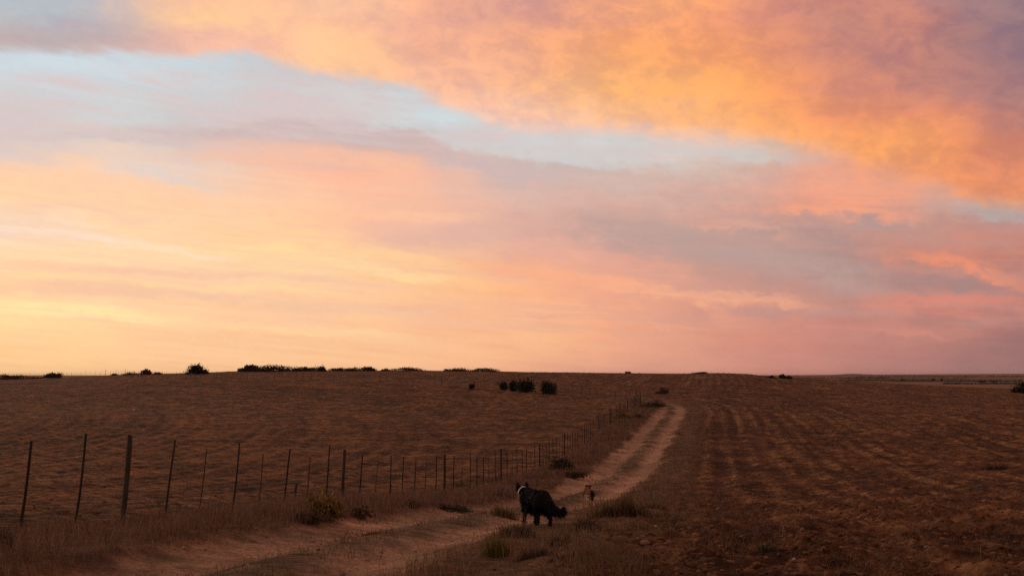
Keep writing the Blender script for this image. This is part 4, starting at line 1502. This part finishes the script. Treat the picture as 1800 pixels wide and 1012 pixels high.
# hedgerows and scrub of the plain, too far off to tell apart
pts_, hs = [], []
for (pa, pb, dep, n, h0) in ((1560, 1790, 2500, 260, 5), (1480, 1700, 4200, 240, 6), (1500, 1800, 6000, 300, 8), (1655, 1790, 1750, 160, 4), (1440, 1640, 3000, 200, 5), (1380, 1560, 5200, 200, 7)):
    for _ in range(n):
        px = random.uniform(pa, pb)
        dd = dep * random.uniform(0.97, 1.05)
        x, y = far_xy(px, dd)
        pts_.append((x, y)); hs.append(h0 * random.uniform(0.25, 0.7))
pts_ = np.array(pts_); hs = np.array(hs)
zs = height(pts_[:, 0], pts_[:, 1])
n = len(hs)
V = ICO_V[None] * RNG.uniform(0.7, 1.3, (n, len(ICO_V), 1)) * np.stack([hs * 1.6, hs * 1.4, hs * 0.55], 1)[:, None, :]
V = V + np.stack([pts_[:, 0], pts_[:, 1], zs + hs * 0.35], 1)[:, None, :]
F = (np.arange(n) * len(ICO_V))[:, None, None] + ICO_F[None]
tag(link("far_scrub", np_mesh("far_scrub", V.reshape(-1, 3), F.reshape(-1, 3), np.repeat(palette(n, OLIVE, (3, 2, 2)), len(ICO_V), axis=0)), M_LEAF),
    "dark hedges and scrub reading as thin lines across the far plain", "scrub", None, "stuff")

x, y = far_xy(1399, 620)
z = hz(x, y)
pole = tag(empty("utility_pole", (x, y, z)), "thin pole rising behind the right skyline beside three little bushes", "pole")
hh = 9.5
link("shaft", py_mesh("shaft", tube([(0, 0, -.5), (0, 0, hh)], [.16, .11], 8)), M_POST, pole)
link("crossarm", py_mesh("crossarm", tube([(-.9, 0, hh - .4), (.9, 0, hh - .4)], [.06, .06], 6)), M_POST, pole)

# low blue hill at the very edge of the plain
hx_, hy_ = far_xy(1495, 11000)
nx, ny = 40, 12
gx, gy = np.meshgrid(np.linspace(-1, 1, nx), np.linspace(-1, 1, ny))
hzv = 17 * np.exp(-(gx / 0.42) ** 2) * np.exp(-(gy / 0.5) ** 2) * (1 + 0.25 * fbm(gx * 4 + 3, gy * 4, 300, 3)) + 5 * np.exp(-((gx - .5) / .3) ** 2) * np.exp(-(gy / .5) ** 2)
V = np.stack([hx_ + gx.ravel() * 420, hy_ + gy.ravel() * 900, hzv.ravel() + 3], 1)
idx = np.arange(nx * ny).reshape(ny, nx)
F = np.stack([idx[:-1, :-1], idx[:-1, 1:], idx[1:, 1:], idx[1:, :-1]], -1).reshape(-1, 4)
tag(link("hill", np_mesh("hill", V, F, np.tile(np.array([[0.10, 0.075, 0.055]]), (len(V), 1)), True), M_SOIL), kind='structure')

# ------------------------------------------------------------------ evening haze
HAZE = True
if HAZE:
    bm = bmesh.new()
    bmesh.ops.create_cube(bm, size=1.0)
    me = bpy.data.meshes.new("haze")
    bm.to_mesh(me); bm.free()
    hm_, nt = bpy.data.materials.new("haze"), None
    hm_.use_nodes = True
    nt = hm_.node_tree
    nt.nodes.clear()
    out = nt.nodes.new('ShaderNodeOutputMaterial')
    pv = nt.nodes.new('ShaderNodeVolumePrincipled')
    pv.inputs['Color'].default_value = (0.86, 0.70, 0.66, 1)
    pv.inputs['Density'].default_value = 0.000018
    nt.links.new(pv.outputs[0], out.inputs['Volume'])
    hb = link("haze", me, hm_)
    hb.scale = (62000, 62000, 85)
    hb.location = (0, 0, 50 - 85 / 2)
    tag(hb, "thin warm evening haze over the far plain", "haze", None, "stuff")
